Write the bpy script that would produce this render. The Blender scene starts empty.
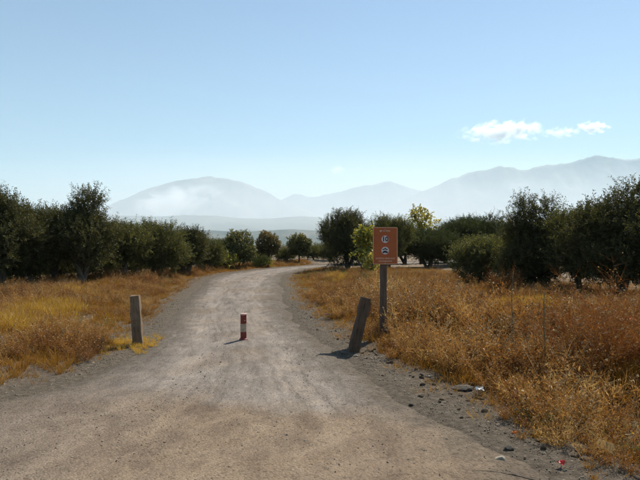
import bpy, bmesh, math
import numpy as np
from mathutils import Vector, Matrix

# ------------------------------------------------------------------ camera, sky, sun, exposure
scene = bpy.context.scene
COL = scene.collection
CAM_H, FPX = 1.6, 560.0           # eye height in metres, focal length in photo pixels (640 wide)
cam_d = bpy.data.cameras.new("camera"); cam = bpy.data.objects.new("camera", cam_d)
COL.objects.link(cam)
cam.location = (0, 0, CAM_H); cam.rotation_euler = (math.radians(90), 0, 0)
cam_d.sensor_width = 36; cam_d.lens = 36 * FPX / 640
cam_d.clip_start = 0.05; cam_d.clip_end = 60000
scene.camera = cam

HAZE_DENSITY = 0.7e-4
WEED_KEEP = 0.8
SUN_EL, SUN_AZ = 47.0, 33.0        # azimuth: degrees to the right of the viewing direction (+Y)
world = bpy.data.worlds.new("World"); scene.world = world; world.use_nodes = True
wn = world.node_tree.nodes; wl = world.node_tree.links
wn.clear()
sky = wn.new("ShaderNodeTexSky"); sky.sky_type = 'NISHITA'; sky.sun_disc = False
sky.sun_elevation = math.radians(SUN_EL); sky.sun_rotation = math.radians(SUN_AZ)
sky.altitude = 500; sky.air_density = 1.3; sky.dust_density = 0.0; sky.ozone_density = 1.5
bg = wn.new("ShaderNodeBackground"); bg.inputs[1].default_value = 0.07
wo = wn.new("ShaderNodeOutputWorld")
wl.new(sky.outputs[0], bg.inputs[0]); wl.new(bg.outputs[0], wo.inputs[0])

sun_d = bpy.data.lights.new("sun", 'SUN'); sun = bpy.data.objects.new("sun", sun_d); COL.objects.link(sun)
sun_d.energy = 5.0; sun_d.angle = math.radians(0.5); sun_d.color = (1.0, 0.93, 0.82)
_a, _e = math.radians(SUN_AZ), math.radians(SUN_EL)
sdir = Vector((math.sin(_a) * math.cos(_e), math.cos(_a) * math.cos(_e), math.sin(_e)))
sun.rotation_euler = sdir.to_track_quat('Z', 'Y').to_euler()
sun.location = sdir * 50

vs = scene.view_settings
vs.view_transform = 'Standard'; vs.look = 'None'; vs.exposure = 0.72; vs.gamma = 1.0; vs.use_curve_mapping = False
scene.render.engine = 'CYCLES'
cy = scene.cycles
cy.use_denoising = True
cy.max_bounces = 6; cy.diffuse_bounces = 3; cy.glossy_bounces = 2; cy.transmission_bounces = 3
cy.volume_bounces = 4; cy.transparent_max_bounces = 8
cy.volume_max_steps = 256

# ------------------------------------------------------------------ helpers
RNG = np.random.default_rng(11)

def obj(name, me, mat=None, parent=None, loc=None):
    o = bpy.data.objects.new(name, me); COL.objects.link(o)
    if mat is not None and me is not None and len(me.materials) == 0:
        me.materials.append(mat)
    if parent is not None: o.parent = parent
    if loc is not None: o.location = loc
    return o

def tag(o, label=None, cat=None, group=None, kind=None):
    if label: o["label"] = label
    if cat: o["category"] = cat
    if group: o["group"] = group
    if kind: o["kind"] = kind
    return o

def thing(name, label, cat, loc=(0, 0, 0), group=None):
    o = bpy.data.objects.new(name, None); COL.objects.link(o); o.location = loc
    return tag(o, label, cat, group)

def mesh_np(name, V, F, smooth=False, attrs=None, mats=None, mat_idx=None):
    """V (n,3); F list of int arrays (m,3) / (m,4)"""
    V = np.asarray(V, dtype=np.float32)
    if not isinstance(F, (list, tuple)): F = [F]
    F = [np.asarray(f, dtype=np.int32) for f in F if len(f)]
    loops = np.concatenate([f.ravel() for f in F])
    sizes = np.concatenate([np.full(len(f), f.shape[1], np.int32) for f in F])
    starts = np.concatenate([[0], np.cumsum(sizes)[:-1]]).astype(np.int32)
    me = bpy.data.meshes.new(name)
    me.vertices.add(len(V)); me.vertices.foreach_set("co", V.ravel())
    me.loops.add(len(loops)); me.loops.foreach_set("vertex_index", loops)
    me.polygons.add(len(sizes)); me.polygons.foreach_set("loop_start", starts)
    if mats:
        for m in mats: me.materials.append(m)
    if mat_idx is not None:
        me.polygons.foreach_set("material_index", np.asarray(mat_idx, np.int32))
    me.polygons.foreach_set("use_smooth", np.full(len(sizes), smooth, dtype=bool))
    if attrs:
        for k, a in attrs.items():
            at = me.attributes.new(k, 'FLOAT', 'POINT'); at.data.foreach_set("value", np.asarray(a, np.float32))
    me.update(calc_edges=True)
    return me

def bm_mesh(name, bm, smooth=False):
    me = bpy.data.meshes.new(name); bm.to_mesh(me); bm.free()
    if smooth:
        me.polygons.foreach_set("use_smooth", np.ones(len(me.polygons), dtype=bool))
    return me

def nrm(a): return a / np.maximum(np.linalg.norm(a, axis=-1, keepdims=True), 1e-9)

def sstep(a, b, x):
    t = np.clip((np.asarray(x, float) - a) / (b - a), 0, 1); return t * t * (3 - 2 * t)

_nr = np.random.default_rng(5)
_ND = [(_nr.normal(size=(7, 2)), _nr.uniform(0, 6.28, 7)) for _ in range(8)]
def noise2(x, y, f=1.0, oct=4, seed=0):
    """smooth pseudo-noise, about -1..1"""
    x = np.asarray(x, float); y = np.asarray(y, float); out = 0; amp = 1.0; tot = 0
    for o in range(oct):
        D, P = _ND[(o + seed) % 8]; s = 0
        wx = x + 0.7 / f * np.sin(y * f * 1.3 + P[0]); wy = y + 0.7 / f * np.sin(x * f * 1.1 + P[1])
        for (dx, dy), p in zip(D, P): s = s + np.sin((wx * dx + wy * dy) * f + p)
        out = out + amp * s / 3.0; tot += amp; amp *= 0.5; f *= 2.1
    return out / tot

def tube(path, radii, sides=7, jitter=0.0, rng=None):
    path = np.asarray(path, float); n = len(path)
    T = nrm(np.gradient(path, axis=0))
    up = np.where(np.abs(T[:, 2:3]) > 0.9, np.array([[1.0, 0, 0]]), np.array([[0, 0, 1.0]]))
    A = nrm(np.cross(T, up)); B = np.cross(T, A)
    for i in range(1, n):      # keep frames continuous
        a = A[i - 1] - T[i] * np.dot(A[i - 1], T[i]); A[i] = a / max(np.linalg.norm(a), 1e-9); B[i] = np.cross(T[i], A[i])
    th = np.linspace(0, 2 * math.pi, sides, endpoint=False)
    r = np.asarray(radii, float)[:, None] * np.ones((1, sides))
    if jitter and rng is not None: r = r * (1 + jitter * rng.normal(size=r.shape))
    V = path[:, None, :] + r[:, :, None] * (np.cos(th)[None, :, None] * A[:, None, :] + np.sin(th)[None, :, None] * B[:, None, :])
    V = V.reshape(-1, 3)
    i = np.arange(n - 1)[:, None] * sides; j = np.arange(sides)[None, :]; k = (j + 1) % sides
    F = np.stack([i + j, i + k, i + k + sides, i + j + sides], -1).reshape(-1, 4)
    V = np.vstack([V, path[-1:]]); e = (n - 1) * sides
    cap = np.stack([e + j[0], e + k[0], np.full(sides, len(V) - 1)], -1)
    return V, F, cap

class MB:
    def __init__(s): s.V = []; s.Q = []; s.T = []; s.n = 0
    def add(s, V, Q=None, T=None):
        s.V.append(V)
        if Q is not None and len(Q): s.Q.append(np.asarray(Q) + s.n)
        if T is not None and len(T): s.T.append(np.asarray(T) + s.n)
        s.n += len(V)
    def mesh(s, name, smooth=False):
        F = []
        if s.Q: F.append(np.vstack(s.Q))
        if s.T: F.append(np.vstack(s.T))
        return mesh_np(name, np.vstack(s.V), F, smooth)

# ------------------------------------------------------------------ materials
def new_mat(name):
    m = bpy.data.materials.new(name); m.use_nodes = True
    nt = m.node_tree; nt.nodes.clear()
    out = nt.nodes.new("ShaderNodeOutputMaterial")
    return m, nt, out

def N(nt, t, **kw):
    n = nt.nodes.new(t)
    for k, v in kw.items():
        if k in n.inputs: n.inputs[k].default_value = v
        else: setattr(n, k, v)
    return n

def ramp(nt, stops, src=None):
    r = nt.nodes.new("ShaderNodeValToRGB"); e = r.color_ramp.elements
    while len(e) < len(stops): e.new(0.5)
    for el, (p, c) in zip(e, stops):
        el.position = p; el.color = (*c, 1) if len(c) == 3 else c
    if src is not None: nt.links.new(src, r.inputs[0])
    return r

def mixc(nt, fac, a, b, mode='MIX'):
    m = nt.nodes.new("ShaderNodeMix"); m.data_type = 'RGBA'; m.blend_type = mode
    for sock, v in ((m.inputs[0], fac), (m.inputs[6], a), (m.inputs[7], b)):
        if hasattr(v, "is_output") or isinstance(v, bpy.types.NodeSocket): nt.links.new(v, sock)
        elif isinstance(v, (int, float)): sock.default_value = v
        else: sock.default_value = (*v, 1)
    return m.outputs[2]

def math_n(nt, op, a, b=None, c=None, clamp=False):
    m = nt.nodes.new("ShaderNodeMath"); m.operation = op; m.use_clamp = clamp
    for s, v in zip(m.inputs, (a, b, c)):
        if v is None: continue
        if isinstance(v, bpy.types.NodeSocket): nt.links.new(v, s)
        else: s.default_value = v
    return m.outputs[0]

def noise_n(nt, vec, scale, detail=5, rough=0.6, dist=0.0):
    n = N(nt, "ShaderNodeTexNoise"); n.inputs["Scale"].default_value = scale
    n.inputs["Detail"].default_value = detail; n.inputs["Roughness"].default_value = rough
    n.inputs["Distortion"].default_value = dist
    if vec is not None: nt.links.new(vec, n.inputs["Vector"])
    return n.outputs["Fac"]

def pos_n(nt, scale=None):
    g = nt.nodes.new("ShaderNodeNewGeometry"); v = g.outputs["Position"]
    if scale:
        m = nt.nodes.new("ShaderNodeVectorMath"); m.operation = 'MULTIPLY'; m.inputs[1].default_value = scale
        nt.links.new(v, m.inputs[0]); v = m.outputs[0]
    return v

def objco(nt): return nt.nodes.new("ShaderNodeTexCoord").outputs["Object"]

def bsdf(nt, out, color, rough=0.85, spec=0.2, bump=None, bstr=0.3, bdist=0.02, metal=0.0):
    b = nt.nodes.new("ShaderNodeBsdfPrincipled")
    if isinstance(color, bpy.types.NodeSocket): nt.links.new(color, b.inputs["Base Color"])
    else: b.inputs["Base Color"].default_value = (*color, 1)
    if isinstance(rough, bpy.types.NodeSocket): nt.links.new(rough, b.inputs["Roughness"])
    else: b.inputs["Roughness"].default_value = rough
    b.inputs["Specular IOR Level"].default_value = spec; b.inputs["Metallic"].default_value = metal
    if bump is not None:
        bn = nt.nodes.new("ShaderNodeBump"); bn.inputs["Strength"].default_value = bstr; bn.inputs["Distance"].default_value = bdist
        nt.links.new(bump, bn.inputs["Height"]); nt.links.new(bn.outputs[0], b.inputs["Normal"])
    nt.links.new(b.outputs[0], out.inputs[0])
    return b

def leaf_mat(name, stops, trans=0.3, attr="tone", rough=0.55, gloss=0.06, instancer=None, trans_tint=None):
    """thin leaf: diffuse + translucent + a little gloss, colour from a per-leaf tone"""
    m, nt, out = new_mat(name)
    a = nt.nodes.new("ShaderNodeAttribute"); a.attribute_name = attr
    src = a.outputs["Fac"]
    if instancer:
        b = nt.nodes.new("ShaderNodeAttribute"); b.attribute_type = 'INSTANCER'; b.attribute_name = instancer
        src = math_n(nt, 'ADD', math_n(nt, 'MULTIPLY', a.outputs["Fac"], 0.35), math_n(nt, 'MULTIPLY', b.outputs["Fac"], 0.65))
    c = ramp(nt, stops, src).outputs[0]
    d = nt.nodes.new("ShaderNodeBsdfDiffuse"); t = nt.nodes.new("ShaderNodeBsdfTranslucent"); g = nt.nodes.new("ShaderNodeBsdfGlossy")
    g.inputs["Roughness"].default_value = rough; g.inputs["Color"].default_value = (0.8, 0.8, 0.8, 1)
    nt.links.new(c, d.inputs[0])
    tc = mixc(nt, 1.0, c, trans_tint, 'MULTIPLY') if trans_tint else c
    nt.links.new(tc, t.inputs[0])
    m1 = nt.nodes.new("ShaderNodeMixShader"); m1.inputs[0].default_value = trans
    nt.links.new(d.outputs[0], m1.inputs[1]); nt.links.new(t.outputs[0], m1.inputs[2])
    m2 = nt.nodes.new("ShaderNodeMixShader"); m2.inputs[0].default_value = gloss
    nt.links.new(m1.outputs[0], m2.inputs[1]); nt.links.new(g.outputs[0], m2.inputs[2])
    nt.links.new(m2.outputs[0], out.inputs[0])
    return m

def mat_bark(name, c1, c2):
    m, nt, out = new_mat(name); v = objco(nt)
    n1 = noise_n(nt, v, 9, 8, 0.7, 0.6); n2 = noise_n(nt, v, 40, 5, 0.7)
    c = ramp(nt, [(0.3, c1), (0.7, c2)], n1).outputs[0]
    bsdf(nt, out, c, 0.95, 0.1, math_n(nt, 'ADD', n1, math_n(nt, 'MULTIPLY', n2, 0.4)), 0.8, 0.03); return m

M = {}
M['bark'] = mat_bark('olive_bark', (0.05, 0.042, 0.033), (0.17, 0.15, 0.12))
M['bark2'] = mat_bark('young_bark', (0.06, 0.045, 0.03), (0.14, 0.11, 0.08))
M['olive'] = leaf_mat('olive_leaf', [(0.0, (0.031, 0.033, 0.013)), (0.5, (0.060, 0.065, 0.021)), (0.85, (0.107, 0.105, 0.041)), (1.0, (0.189, 0.168, 0.084))], 0.36, gloss=0.02, trans_tint=(1.2, 1.05, 0.6))
M['olive_pale'] = leaf_mat('olive_leaf_pale', [(0.0, (0.048, 0.051, 0.018)), (0.5, (0.088, 0.094, 0.031)), (1.0, (0.201, 0.193, 0.075))], 0.38, gloss=0.02, trans_tint=(1.2, 1.1, 0.6))
M['dark_leaf'] = leaf_mat('evergreen_leaf', [(0.0, (0.024, 0.030, 0.010)), (0.6, (0.048, 0.059, 0.018)), (1.0, (0.094, 0.105, 0.033))], 0.32, gloss=0.02, trans_tint=(1.15, 1.1, 0.6))
M['ball_green'] = leaf_mat('clipped_green_leaf', [(0.0, (0.049, 0.057, 0.011)), (0.6, (0.117, 0.119, 0.019)), (1.0, (0.293, 0.221, 0.034))], 0.35)
M['ball_gold'] = leaf_mat('clipped_bronze_leaf', [(0.0, (0.042, 0.047, 0.012)), (0.5, (0.125, 0.103, 0.023)), (1.0, (0.293, 0.183, 0.041))], 0.35)
M['yellow_green'] = leaf_mat('yellow_green_leaf', [(0.0, (0.081, 0.088, 0.011)), (0.5, (0.230, 0.225, 0.018)), (1.0, (0.483, 0.372, 0.027))], 0.45)
M['yellow_leaf'] = leaf_mat('yellow_leaf', [(0.0, (0.16, 0.15, 0.02)), (0.5, (0.38, 0.32, 0.04)), (1.0, (0.55, 0.45, 0.07))], 0.45)

# dry plants (colour from per-blade tone + per-plant tint)
M['dry_weed'] = leaf_mat('dry_weed', [(0.0, (0.065, 0.028, 0.009)), (0.25, (0.19, 0.08, 0.018)), (0.5, (0.33, 0.155, 0.035)), (0.75, (0.43, 0.25, 0.07)), (1.0, (0.54, 0.40, 0.18))], 0.42, instancer="tint", gloss=0.03)
M['dry_grass'] = leaf_mat('dry_grass', [(0.0, (0.153, 0.059, 0.007)), (0.4, (0.279, 0.127, 0.013)), (0.75, (0.362, 0.192, 0.026)), (1.0, (0.432, 0.293, 0.074))], 0.42, instancer="tint", gloss=0.03)
M['seed_head'] = leaf_mat('seed_head', [(0.0, (0.20, 0.11, 0.035)), (0.55, (0.36, 0.23, 0.09)), (1.0, (0.58, 0.44, 0.25))], 0.35, gloss=0.02)
M['straw'] = leaf_mat('straw_grey_stem', [(0.0, (0.14, 0.10, 0.055)), (0.5, (0.30, 0.225, 0.12)), (1.0, (0.46, 0.37, 0.22))], 0.3, instancer="tint", gloss=0.02)
M['yellow_grass'] = leaf_mat('yellow_grass', [(0.0, (0.240, 0.131, 0.013)), (0.5, (0.432, 0.250, 0.022)), (1.0, (0.660, 0.400, 0.039))], 0.42, instancer="tint")
M['green_weed'] = leaf_mat('green_weed', [(0.0, (0.043, 0.051, 0.013)), (0.5, (0.102, 0.111, 0.021)), (1.0, (0.204, 0.196, 0.043))], 0.4, instancer="tint")
M['dry_shrub'] = leaf_mat('dry_shrub', [(0.0, (0.075, 0.024, 0.006)), (0.45, (0.19, 0.065, 0.012)), (0.8, (0.31, 0.125, 0.024)), (1.0, (0.42, 0.24, 0.07))], 0.35, gloss=0.03)

GRV = [(0.3, (0.064, 0.051, 0.037)), (0.55, (0.123, 0.100, 0.075)), (0.75, (0.191, 0.157, 0.119))]
def mat_road():
    m, nt, out = new_mat('gravel_road')
    p = pos_n(nt); sx = nt.nodes.new("ShaderNodeSeparateXYZ"); nt.links.new(p, sx.inputs[0])
    at = nt.nodes.new("ShaderNodeAttribute"); at.attribute_name = "across"       # 0 left edge .. 1 right edge
    ac = at.outputs["Fac"]
    big = noise_n(nt, p, 0.55, 5, 0.6, 0.6); mid = noise_n(nt, pos_n(nt, (1, 0.55, 1)), 3.2, 6, 0.65, 0.4)
    fine = noise_n(nt, p, 38, 6, 0.7); grit = noise_n(nt, p, 130, 3, 0.6)
    grey = ramp(nt, [(0.3, (0.160, 0.136, 0.116)), (0.55, (0.225, 0.194, 0.165)), (0.75, (0.285, 0.246, 0.204))], mid).outputs[0]
    brown = ramp(nt, [(0.3, (0.127, 0.087, 0.055)), (0.55, (0.200, 0.143, 0.091)), (0.8, (0.261, 0.194, 0.129))], mid).outputs[0]
    dark = ramp(nt, [(0.3, (0.089, 0.076, 0.068)), (0.7, (0.176, 0.149, 0.127))], mid).outputs[0]
    # wheel tracks are swept paler; margins and the middle hold darker grit
    w = math_n(nt, 'ADD', ac, math_n(nt, 'MULTIPLY', math_n(nt, 'SUBTRACT', big, 0.5), 0.35))
    tr = ramp(nt, [(0.0, (0, 0, 0)), (0.17, (.15, .15, .15)), (0.33, (1, 1, 1)), (0.5, (.55, .55, .55)), (0.68, (1, 1, 1)), (0.86, (.3, .3, .3)), (1.0, (0, 0, 0))], w).outputs[0]
    c = mixc(nt, tr, dark, grey)
    c = mixc(nt, math_n(nt, 'MULTIPLY', math_n(nt, 'SUBTRACT', big, 0.50, clamp=True), 2.0, clamp=True), c, brown)
    al = nt.nodes.new("ShaderNodeAttribute"); al.attribute_name = "along"
    cv = nt.nodes.new("ShaderNodeCombineXYZ"); nt.links.new(math_n(nt, 'MULTIPLY', ac, 26.0), cv.inputs[0]); nt.links.new(math_n(nt, 'MULTIPLY', al.outputs["Fac"], 0.55), cv.inputs[1])
    st = ramp(nt, [(0.34, (0.62, 0.60, 0.57)), (0.5, (1, 1, 1)), (0.66, (1.22, 1.21, 1.18))], noise_n(nt, cv.outputs[0], 1.0, 5, 0.65, 0.5)).outputs[0]
    c = mixc(nt, 0.75, c, st, 'MULTIPLY')
    # brown dust fan where the cross track meets the path (wavy border)
    edge = math_n(nt, 'ADD', sx.outputs[1], math_n(nt, 'MULTIPLY', math_n(nt, 'SUBTRACT', noise_n(nt, p, 0.9, 4, 0.6), 0.5), 1.8))
    edge = math_n(nt, 'ADD', edge, math_n(nt, 'MULTIPLY', sx.outputs[0], 0.22))
    mr = nt.nodes.new("ShaderNodeMapRange"); mr.inputs[1].default_value = 5.5; mr.inputs[2].default_value = 4.85
    nt.links.new(edge, mr.inputs[0])
    c = mixc(nt, math_n(nt, 'MULTIPLY', mr.outputs[0], 0.75), c, brown)
    # dark gritty band at the left of the cross track
    mr2 = nt.nodes.new("ShaderNodeMapRange"); mr2.inputs[1].default_value = -1.0; mr2.inputs[2].default_value = -2.6
    nt.links.new(math_n(nt, 'ADD', sx.outputs[0], math_n(nt, 'MULTIPLY', math_n(nt, 'SUBTRACT', mid, 0.5), 2.0)), mr2.inputs[0])
    mr3 = nt.nodes.new("ShaderNodeMapRange"); mr3.inputs[1].default_value = 6.0; mr3.inputs[2].default_value = 5.0
    nt.links.new(edge, mr3.inputs[0])
    c = mixc(nt, math_n(nt, 'MULTIPLY', math_n(nt, 'MULTIPLY', mr2.outputs[0], mr3.outputs[0]), math_n(nt, 'MULTIPLY', mid, 1.1)), c, dark)
    # darker ragged patches at set places on the road
    for (cx, cyy, rx, ry, amt) in ((-2.65, 12.6, .55, .75, .6), (-1.55, 15.2, .5, 1.1, .55), (-1.35, 13.0, .38, .6, .5), (-1.7, 17.8, .6, .8, .45), (-3.4, 20, .6, 1.6, .4), (-1.0, 10.2, .25, .7, .35), (-1.1, 8.0, .5, .3, .35)):
        vx = math_n(nt, 'DIVIDE', math_n(nt, 'SUBTRACT', sx.outputs[0], cx), rx); vy = math_n(nt, 'DIVIDE', math_n(nt, 'SUBTRACT', sx.outputs[1], cyy), ry)
        d = math_n(nt, 'SQRT', math_n(nt, 'ADD', math_n(nt, 'MULTIPLY', vx, vx), math_n(nt, 'MULTIPLY', vy, vy)))
        d = math_n(nt, 'ADD', d, math_n(nt, 'MULTIPLY', math_n(nt, 'SUBTRACT', noise_n(nt, pos_n(nt, (1, .4, 1)), 4.5, 4, 0.7), 0.5), 2.4))
        k = nt.nodes.new("ShaderNodeMapRange"); k.inputs[1].default_value = 1.2; k.inputs[2].default_value = 0.3; k.inputs[4].default_value = amt
        nt.links.new(d, k.inputs[0])
        c = mixc(nt, k.outputs[0], c, (0.15, 0.115, 0.08))
    ed = nt.nodes.new("ShaderNodeAttribute"); ed.attribute_name = "edge"
    em = nt.nodes.new("ShaderNodeMapRange"); em.inputs[1].default_value = 0.85; em.inputs[2].default_value = 0.18
    nt.links.new(math_n(nt, 'ADD', ed.outputs["Fac"], math_n(nt, 'MULTIPLY', math_n(nt, 'SUBTRACT', noise_n(nt, p, 2.6, 5, 0.7), 0.5), 1.5)), em.inputs[0])
    c = mixc(nt, em.outputs[0], c, ramp(nt, GRV, noise_n(nt, p, 14, 6, 0.7)).outputs[0])
    c = mixc(nt, math_n(nt, 'MULTIPLY', ramp(nt, [(0.45, (0, 0, 0)), (0.62, (1, 1, 1))], fine).outputs[0], 0.5), c, mixc(nt, 1.0, c, (0.72, 0.7, 0.68), 'MULTIPLY'))
    vo = nt.nodes.new("ShaderNodeTexVoronoi"); vo.inputs["Scale"].default_value = 55; nt.links.new(p, vo.inputs["Vector"])
    peb = ramp(nt, [(0.0, (0.5, 0.48, 0.46)), (0.3, (0.95, 0.95, 0.95)), (1.0, (1.35, 1.32, 1.28))], vo.outputs["Color"]).outputs[0]
    c = mixc(nt, 0.8, c, peb, 'MULTIPLY'); c = mixc(nt, em.outputs[0], c, mixc(nt, 1.0, c, (0.86, 0.86, 0.86), 'MULTIPLY'))
    h = math_n(nt, 'ADD', math_n(nt, 'MULTIPLY', fine, 0.7), math_n(nt, 'MULTIPLY', vo.outputs["Distance"], -0.5))
    h = math_n(nt, 'ADD', h, math_n(nt, 'MULTIPLY', grit, 0.25)); h = math_n(nt, 'ADD', h, math_n(nt, 'MULTIPLY', mid, 1.5))
    bsdf(nt, out, c, 0.95, 0.1, h, 0.8, 0.016)
    return m
M['road'] = mat_road()

def mat_soil():
    m, nt, out = new_mat('verge_soil'); p = pos_n(nt)
    n1 = noise_n(nt, p, 1.3, 6, 0.65, 0.4); n2 = noise_n(nt, p, 14, 6, 0.7); n3 = noise_n(nt, p, 60, 4, 0.7)
    c = ramp(nt, [(0.25, (0.064, 0.050, 0.035)), (0.5, (0.124, 0.094, 0.064)), (0.75, (0.203, 0.158, 0.109))], math_n(nt, 'ADD', math_n(nt, 'MULTIPLY', n1, .5), math_n(nt, 'MULTIPLY', n2, .5))).outputs[0]
    # the grove floor farther in is ploughed pale earth, the plain beyond is drab olive country
    ln = nt.nodes.new("ShaderNodeVectorMath"); ln.operation = 'LENGTH'; nt.links.new(p, ln.inputs[0])
    gv = nt.nodes.new("ShaderNodeAttribute"); gv.attribute_name = "grove"; vg = nt.nodes.new("ShaderNodeAttribute"); vg.attribute_name = "margin"
    pale = ramp(nt, [(0.3, (0.165, 0.124, 0.086)), (0.7, (0.270, 0.214, 0.154))], n2).outputs[0]
    c = mixc(nt, gv.outputs["Fac"], c, pale)
    grv = ramp(nt, GRV, n2).outputs[0]
    c = mixc(nt, vg.outputs["Fac"], c, grv)
    k2 = nt.nodes.new("ShaderNodeMapRange"); k2.inputs[1].default_value = 120; k2.inputs[2].default_value = 400; nt.links.new(ln.outputs["Value"], k2.inputs[0])
    land = ramp(nt, [(0.35, (0.038, 0.041, 0.022)), (0.55, (0.083, 0.075, 0.045)), (0.7, (0.165, 0.128, 0.083))], noise_n(nt, p, 0.004, 8, 0.65)).outputs[0]
    c = mixc(nt, k2.outputs[0], c, land)
    h = math_n(nt, 'ADD', n2, math_n(nt, 'MULTIPLY', n3, 0.5))
    bsdf(nt, out, c, 0.97, 0.05, h, 0.9, 0.04)
    return m
M['soil'] = mat_soil()

def mat_simple(name, c1, c2, scale=6, rough=0.8, spec=0.2, bstr=0.3, bdist=0.01, detail=6):
    m, nt, out = new_mat(name); v = objco(nt); n = noise_n(nt, v, scale, detail, 0.65, 0.3)
    bsdf(nt, out, ramp(nt, [(0.3, c1), (0.7, c2)], n).outputs[0], rough, spec, n, bstr, bdist); return m

def mat_wood(name, c1, c2, c3):
    m, nt, out = new_mat(name); tc = objco(nt)
    mp = nt.nodes.new("ShaderNodeMapping"); mp.inputs["Scale"].default_value = (30, 30, 2.2); nt.links.new(tc, mp.inputs[0])
    g = noise_n(nt, mp.outputs[0], 1.6, 8, 0.7, 0.5); b = noise_n(nt, tc, 5, 5, 0.6)
    c = ramp(nt, [(0.28, c1), (0.5, c2), (0.75, c3)], math_n(nt, 'ADD', math_n(nt, 'MULTIPLY', g, 0.65), math_n(nt, 'MULTIPLY', b, 0.35))).outputs[0]
    crack = ramp(nt, [(0.33, (0.25, 0.22, 0.2)), (0.40, (1, 1, 1))], g).outputs[0]
    c = mixc(nt, 1.0, c, crack, 'MULTIPLY')
    bsdf(nt, out, c, 0.92, 0.15, g, 0.9, 0.012); return m
M['wood'] = mat_wood('weathered_wood', (0.08, 0.055, 0.034), (0.17, 0.118, 0.075), (0.28, 0.21, 0.145))
M['wood_dark'] = mat_wood('dark_weathered_wood', (0.05, 0.034, 0.024), (0.10, 0.068, 0.046), (0.17, 0.125, 0.09))
M['wood_red'] = mat_wood('split_reddish_wood', (0.12, 0.045, 0.02), (0.2, 0.085, 0.04), (0.28, 0.14, 0.08))
M['sign_post'] = mat_wood('sign_post_wood', (0.06, 0.042, 0.032), (0.11, 0.078, 0.058), (0.18, 0.135, 0.105))
M['sign_red'] = mat_simple('sign_terracotta', (0.32, 0.075, 0.018), (0.40, 0.105, 0.03), 4, 0.5, 0.3, 0.02, 0.002)
M['sign_border'] = mat_simple('sign_border_cream', (0.50, 0.30, 0.17), (0.58, 0.37, 0.23), 8, 0.55, 0.3, 0.02, 0.002)
M['sign_text'] = mat_simple('sign_text_cream', (0.56, 0.38, 0.27), (0.60, 0.42, 0.31), 8, 0.55, 0.3, 0.02, 0.002)
M['sign_white'] = mat_simple('sign_white', (0.52, 0.47, 0.43), (0.64, 0.59, 0.55), 8, 0.5, 0.3, 0.02, 0.002)
M['sign_ring'] = mat_simple('sign_ring_red', (0.45, 0.07, 0.05), (0.52, 0.09, 0.06), 8, 0.5, 0.3, 0.02, 0.002)
M['sign_black'] = mat_simple('sign_black', (0.015, 0.015, 0.02), (0.03, 0.03, 0.035), 8, 0.5, 0.3, 0.02, 0.002)
M['metal'] = mat_simple('galvanised_metal', (0.28, 0.28, 0.28), (0.4, 0.4, 0.4), 20, 0.45, 0.5, 0.05, 0.002)
M['bol_red'] = mat_simple('bollard_red_paint', (0.10, 0.016, 0.012), (0.23, 0.036, 0.028), 22, 0.5, 0.35, 0.15, 0.003)
M['bol_white'] = mat_simple('bollard_white_band', (0.24, 0.17, 0.11), (0.46, 0.38, 0.29), 16, 0.6, 0.3, 0.15, 0.003)
M['bol_top_lit'] = mat_simple('bollard_cap', (0.42, 0.22, 0.18), (0.62, 0.42, 0.36), 14, 0.5, 0.3, 0.1, 0.003)  # paler than the shaft: sunlight on the top is painted into the cap
M['stone'] = mat_simple('limestone', (0.22, 0.19, 0.15), (0.40, 0.35, 0.28), 12, 0.9, 0.1, 0.6, 0.02)
M['stone_dark'] = mat_simple('dark_stone', (0.07, 0.06, 0.05), (0.17, 0.145, 0.115), 10, 0.95, 0.1, 0.7, 0.02)
M['clod'] = mat_simple('soil_clod', (0.07, 0.052, 0.037), (0.18, 0.135, 0.095), 12, 0.97, 0.05, 0.6, 0.02)
M['gravel'] = mat_simple('gravel_stone', (0.10, 0.08, 0.058), (0.36, 0.30, 0.225), 2.0, 0.9, 0.1, 0.3, 0.01)
M['clay'] = mat_simple('tan_clay_slab', (0.26, 0.17, 0.07), (0.40, 0.27, 0.12), 7, 0.9, 0.1, 0.35, 0.01)
M['paper'] = mat_simple('white_paper', (0.68, 0.68, 0.66), (0.82, 0.82, 0.8), 12, 0.7, 0.2, 0.3, 0.01)
M['red_plastic'] = mat_simple('red_plastic', (0.36, 0.02, 0.015), (0.5, 0.04, 0.025), 12, 0.4, 0.4, 0.2, 0.01)
M['orange_scrap'] = mat_simple('rust_orange_scrap', (0.45, 0.11, 0.02), (0.6, 0.18, 0.03), 12, 0.7, 0.2, 0.2, 0.01)
M['stalk'] = mat_simple('grey_green_stalk', (0.09, 0.085, 0.045), (0.2, 0.18, 0.10), 20, 0.9, 0.1, 0.2, 0.005)

def mat_mountain(name, c1, c2, c3, sc):
    m, nt, out = new_mat(name); p = pos_n(nt)
    n = noise_n(nt, p, sc, 9, 0.65, 0.4)
    bsdf(nt, out, ramp(nt, [(0.35, c1), (0.52, c2), (0.7, c3)], n).outputs[0], 0.95, 0.05); return m
M['mountain'] = mat_mountain('mountain_scrub_rock', (0.08, 0.09, 0.075), (0.18, 0.175, 0.145), (0.34, 0.32, 0.29), 0.0022)
M['foothill'] = mat_mountain('foothill_olive_country', (0.045, 0.055, 0.035), (0.10, 0.095, 0.06), (0.20, 0.165, 0.11), 0.006)

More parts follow.
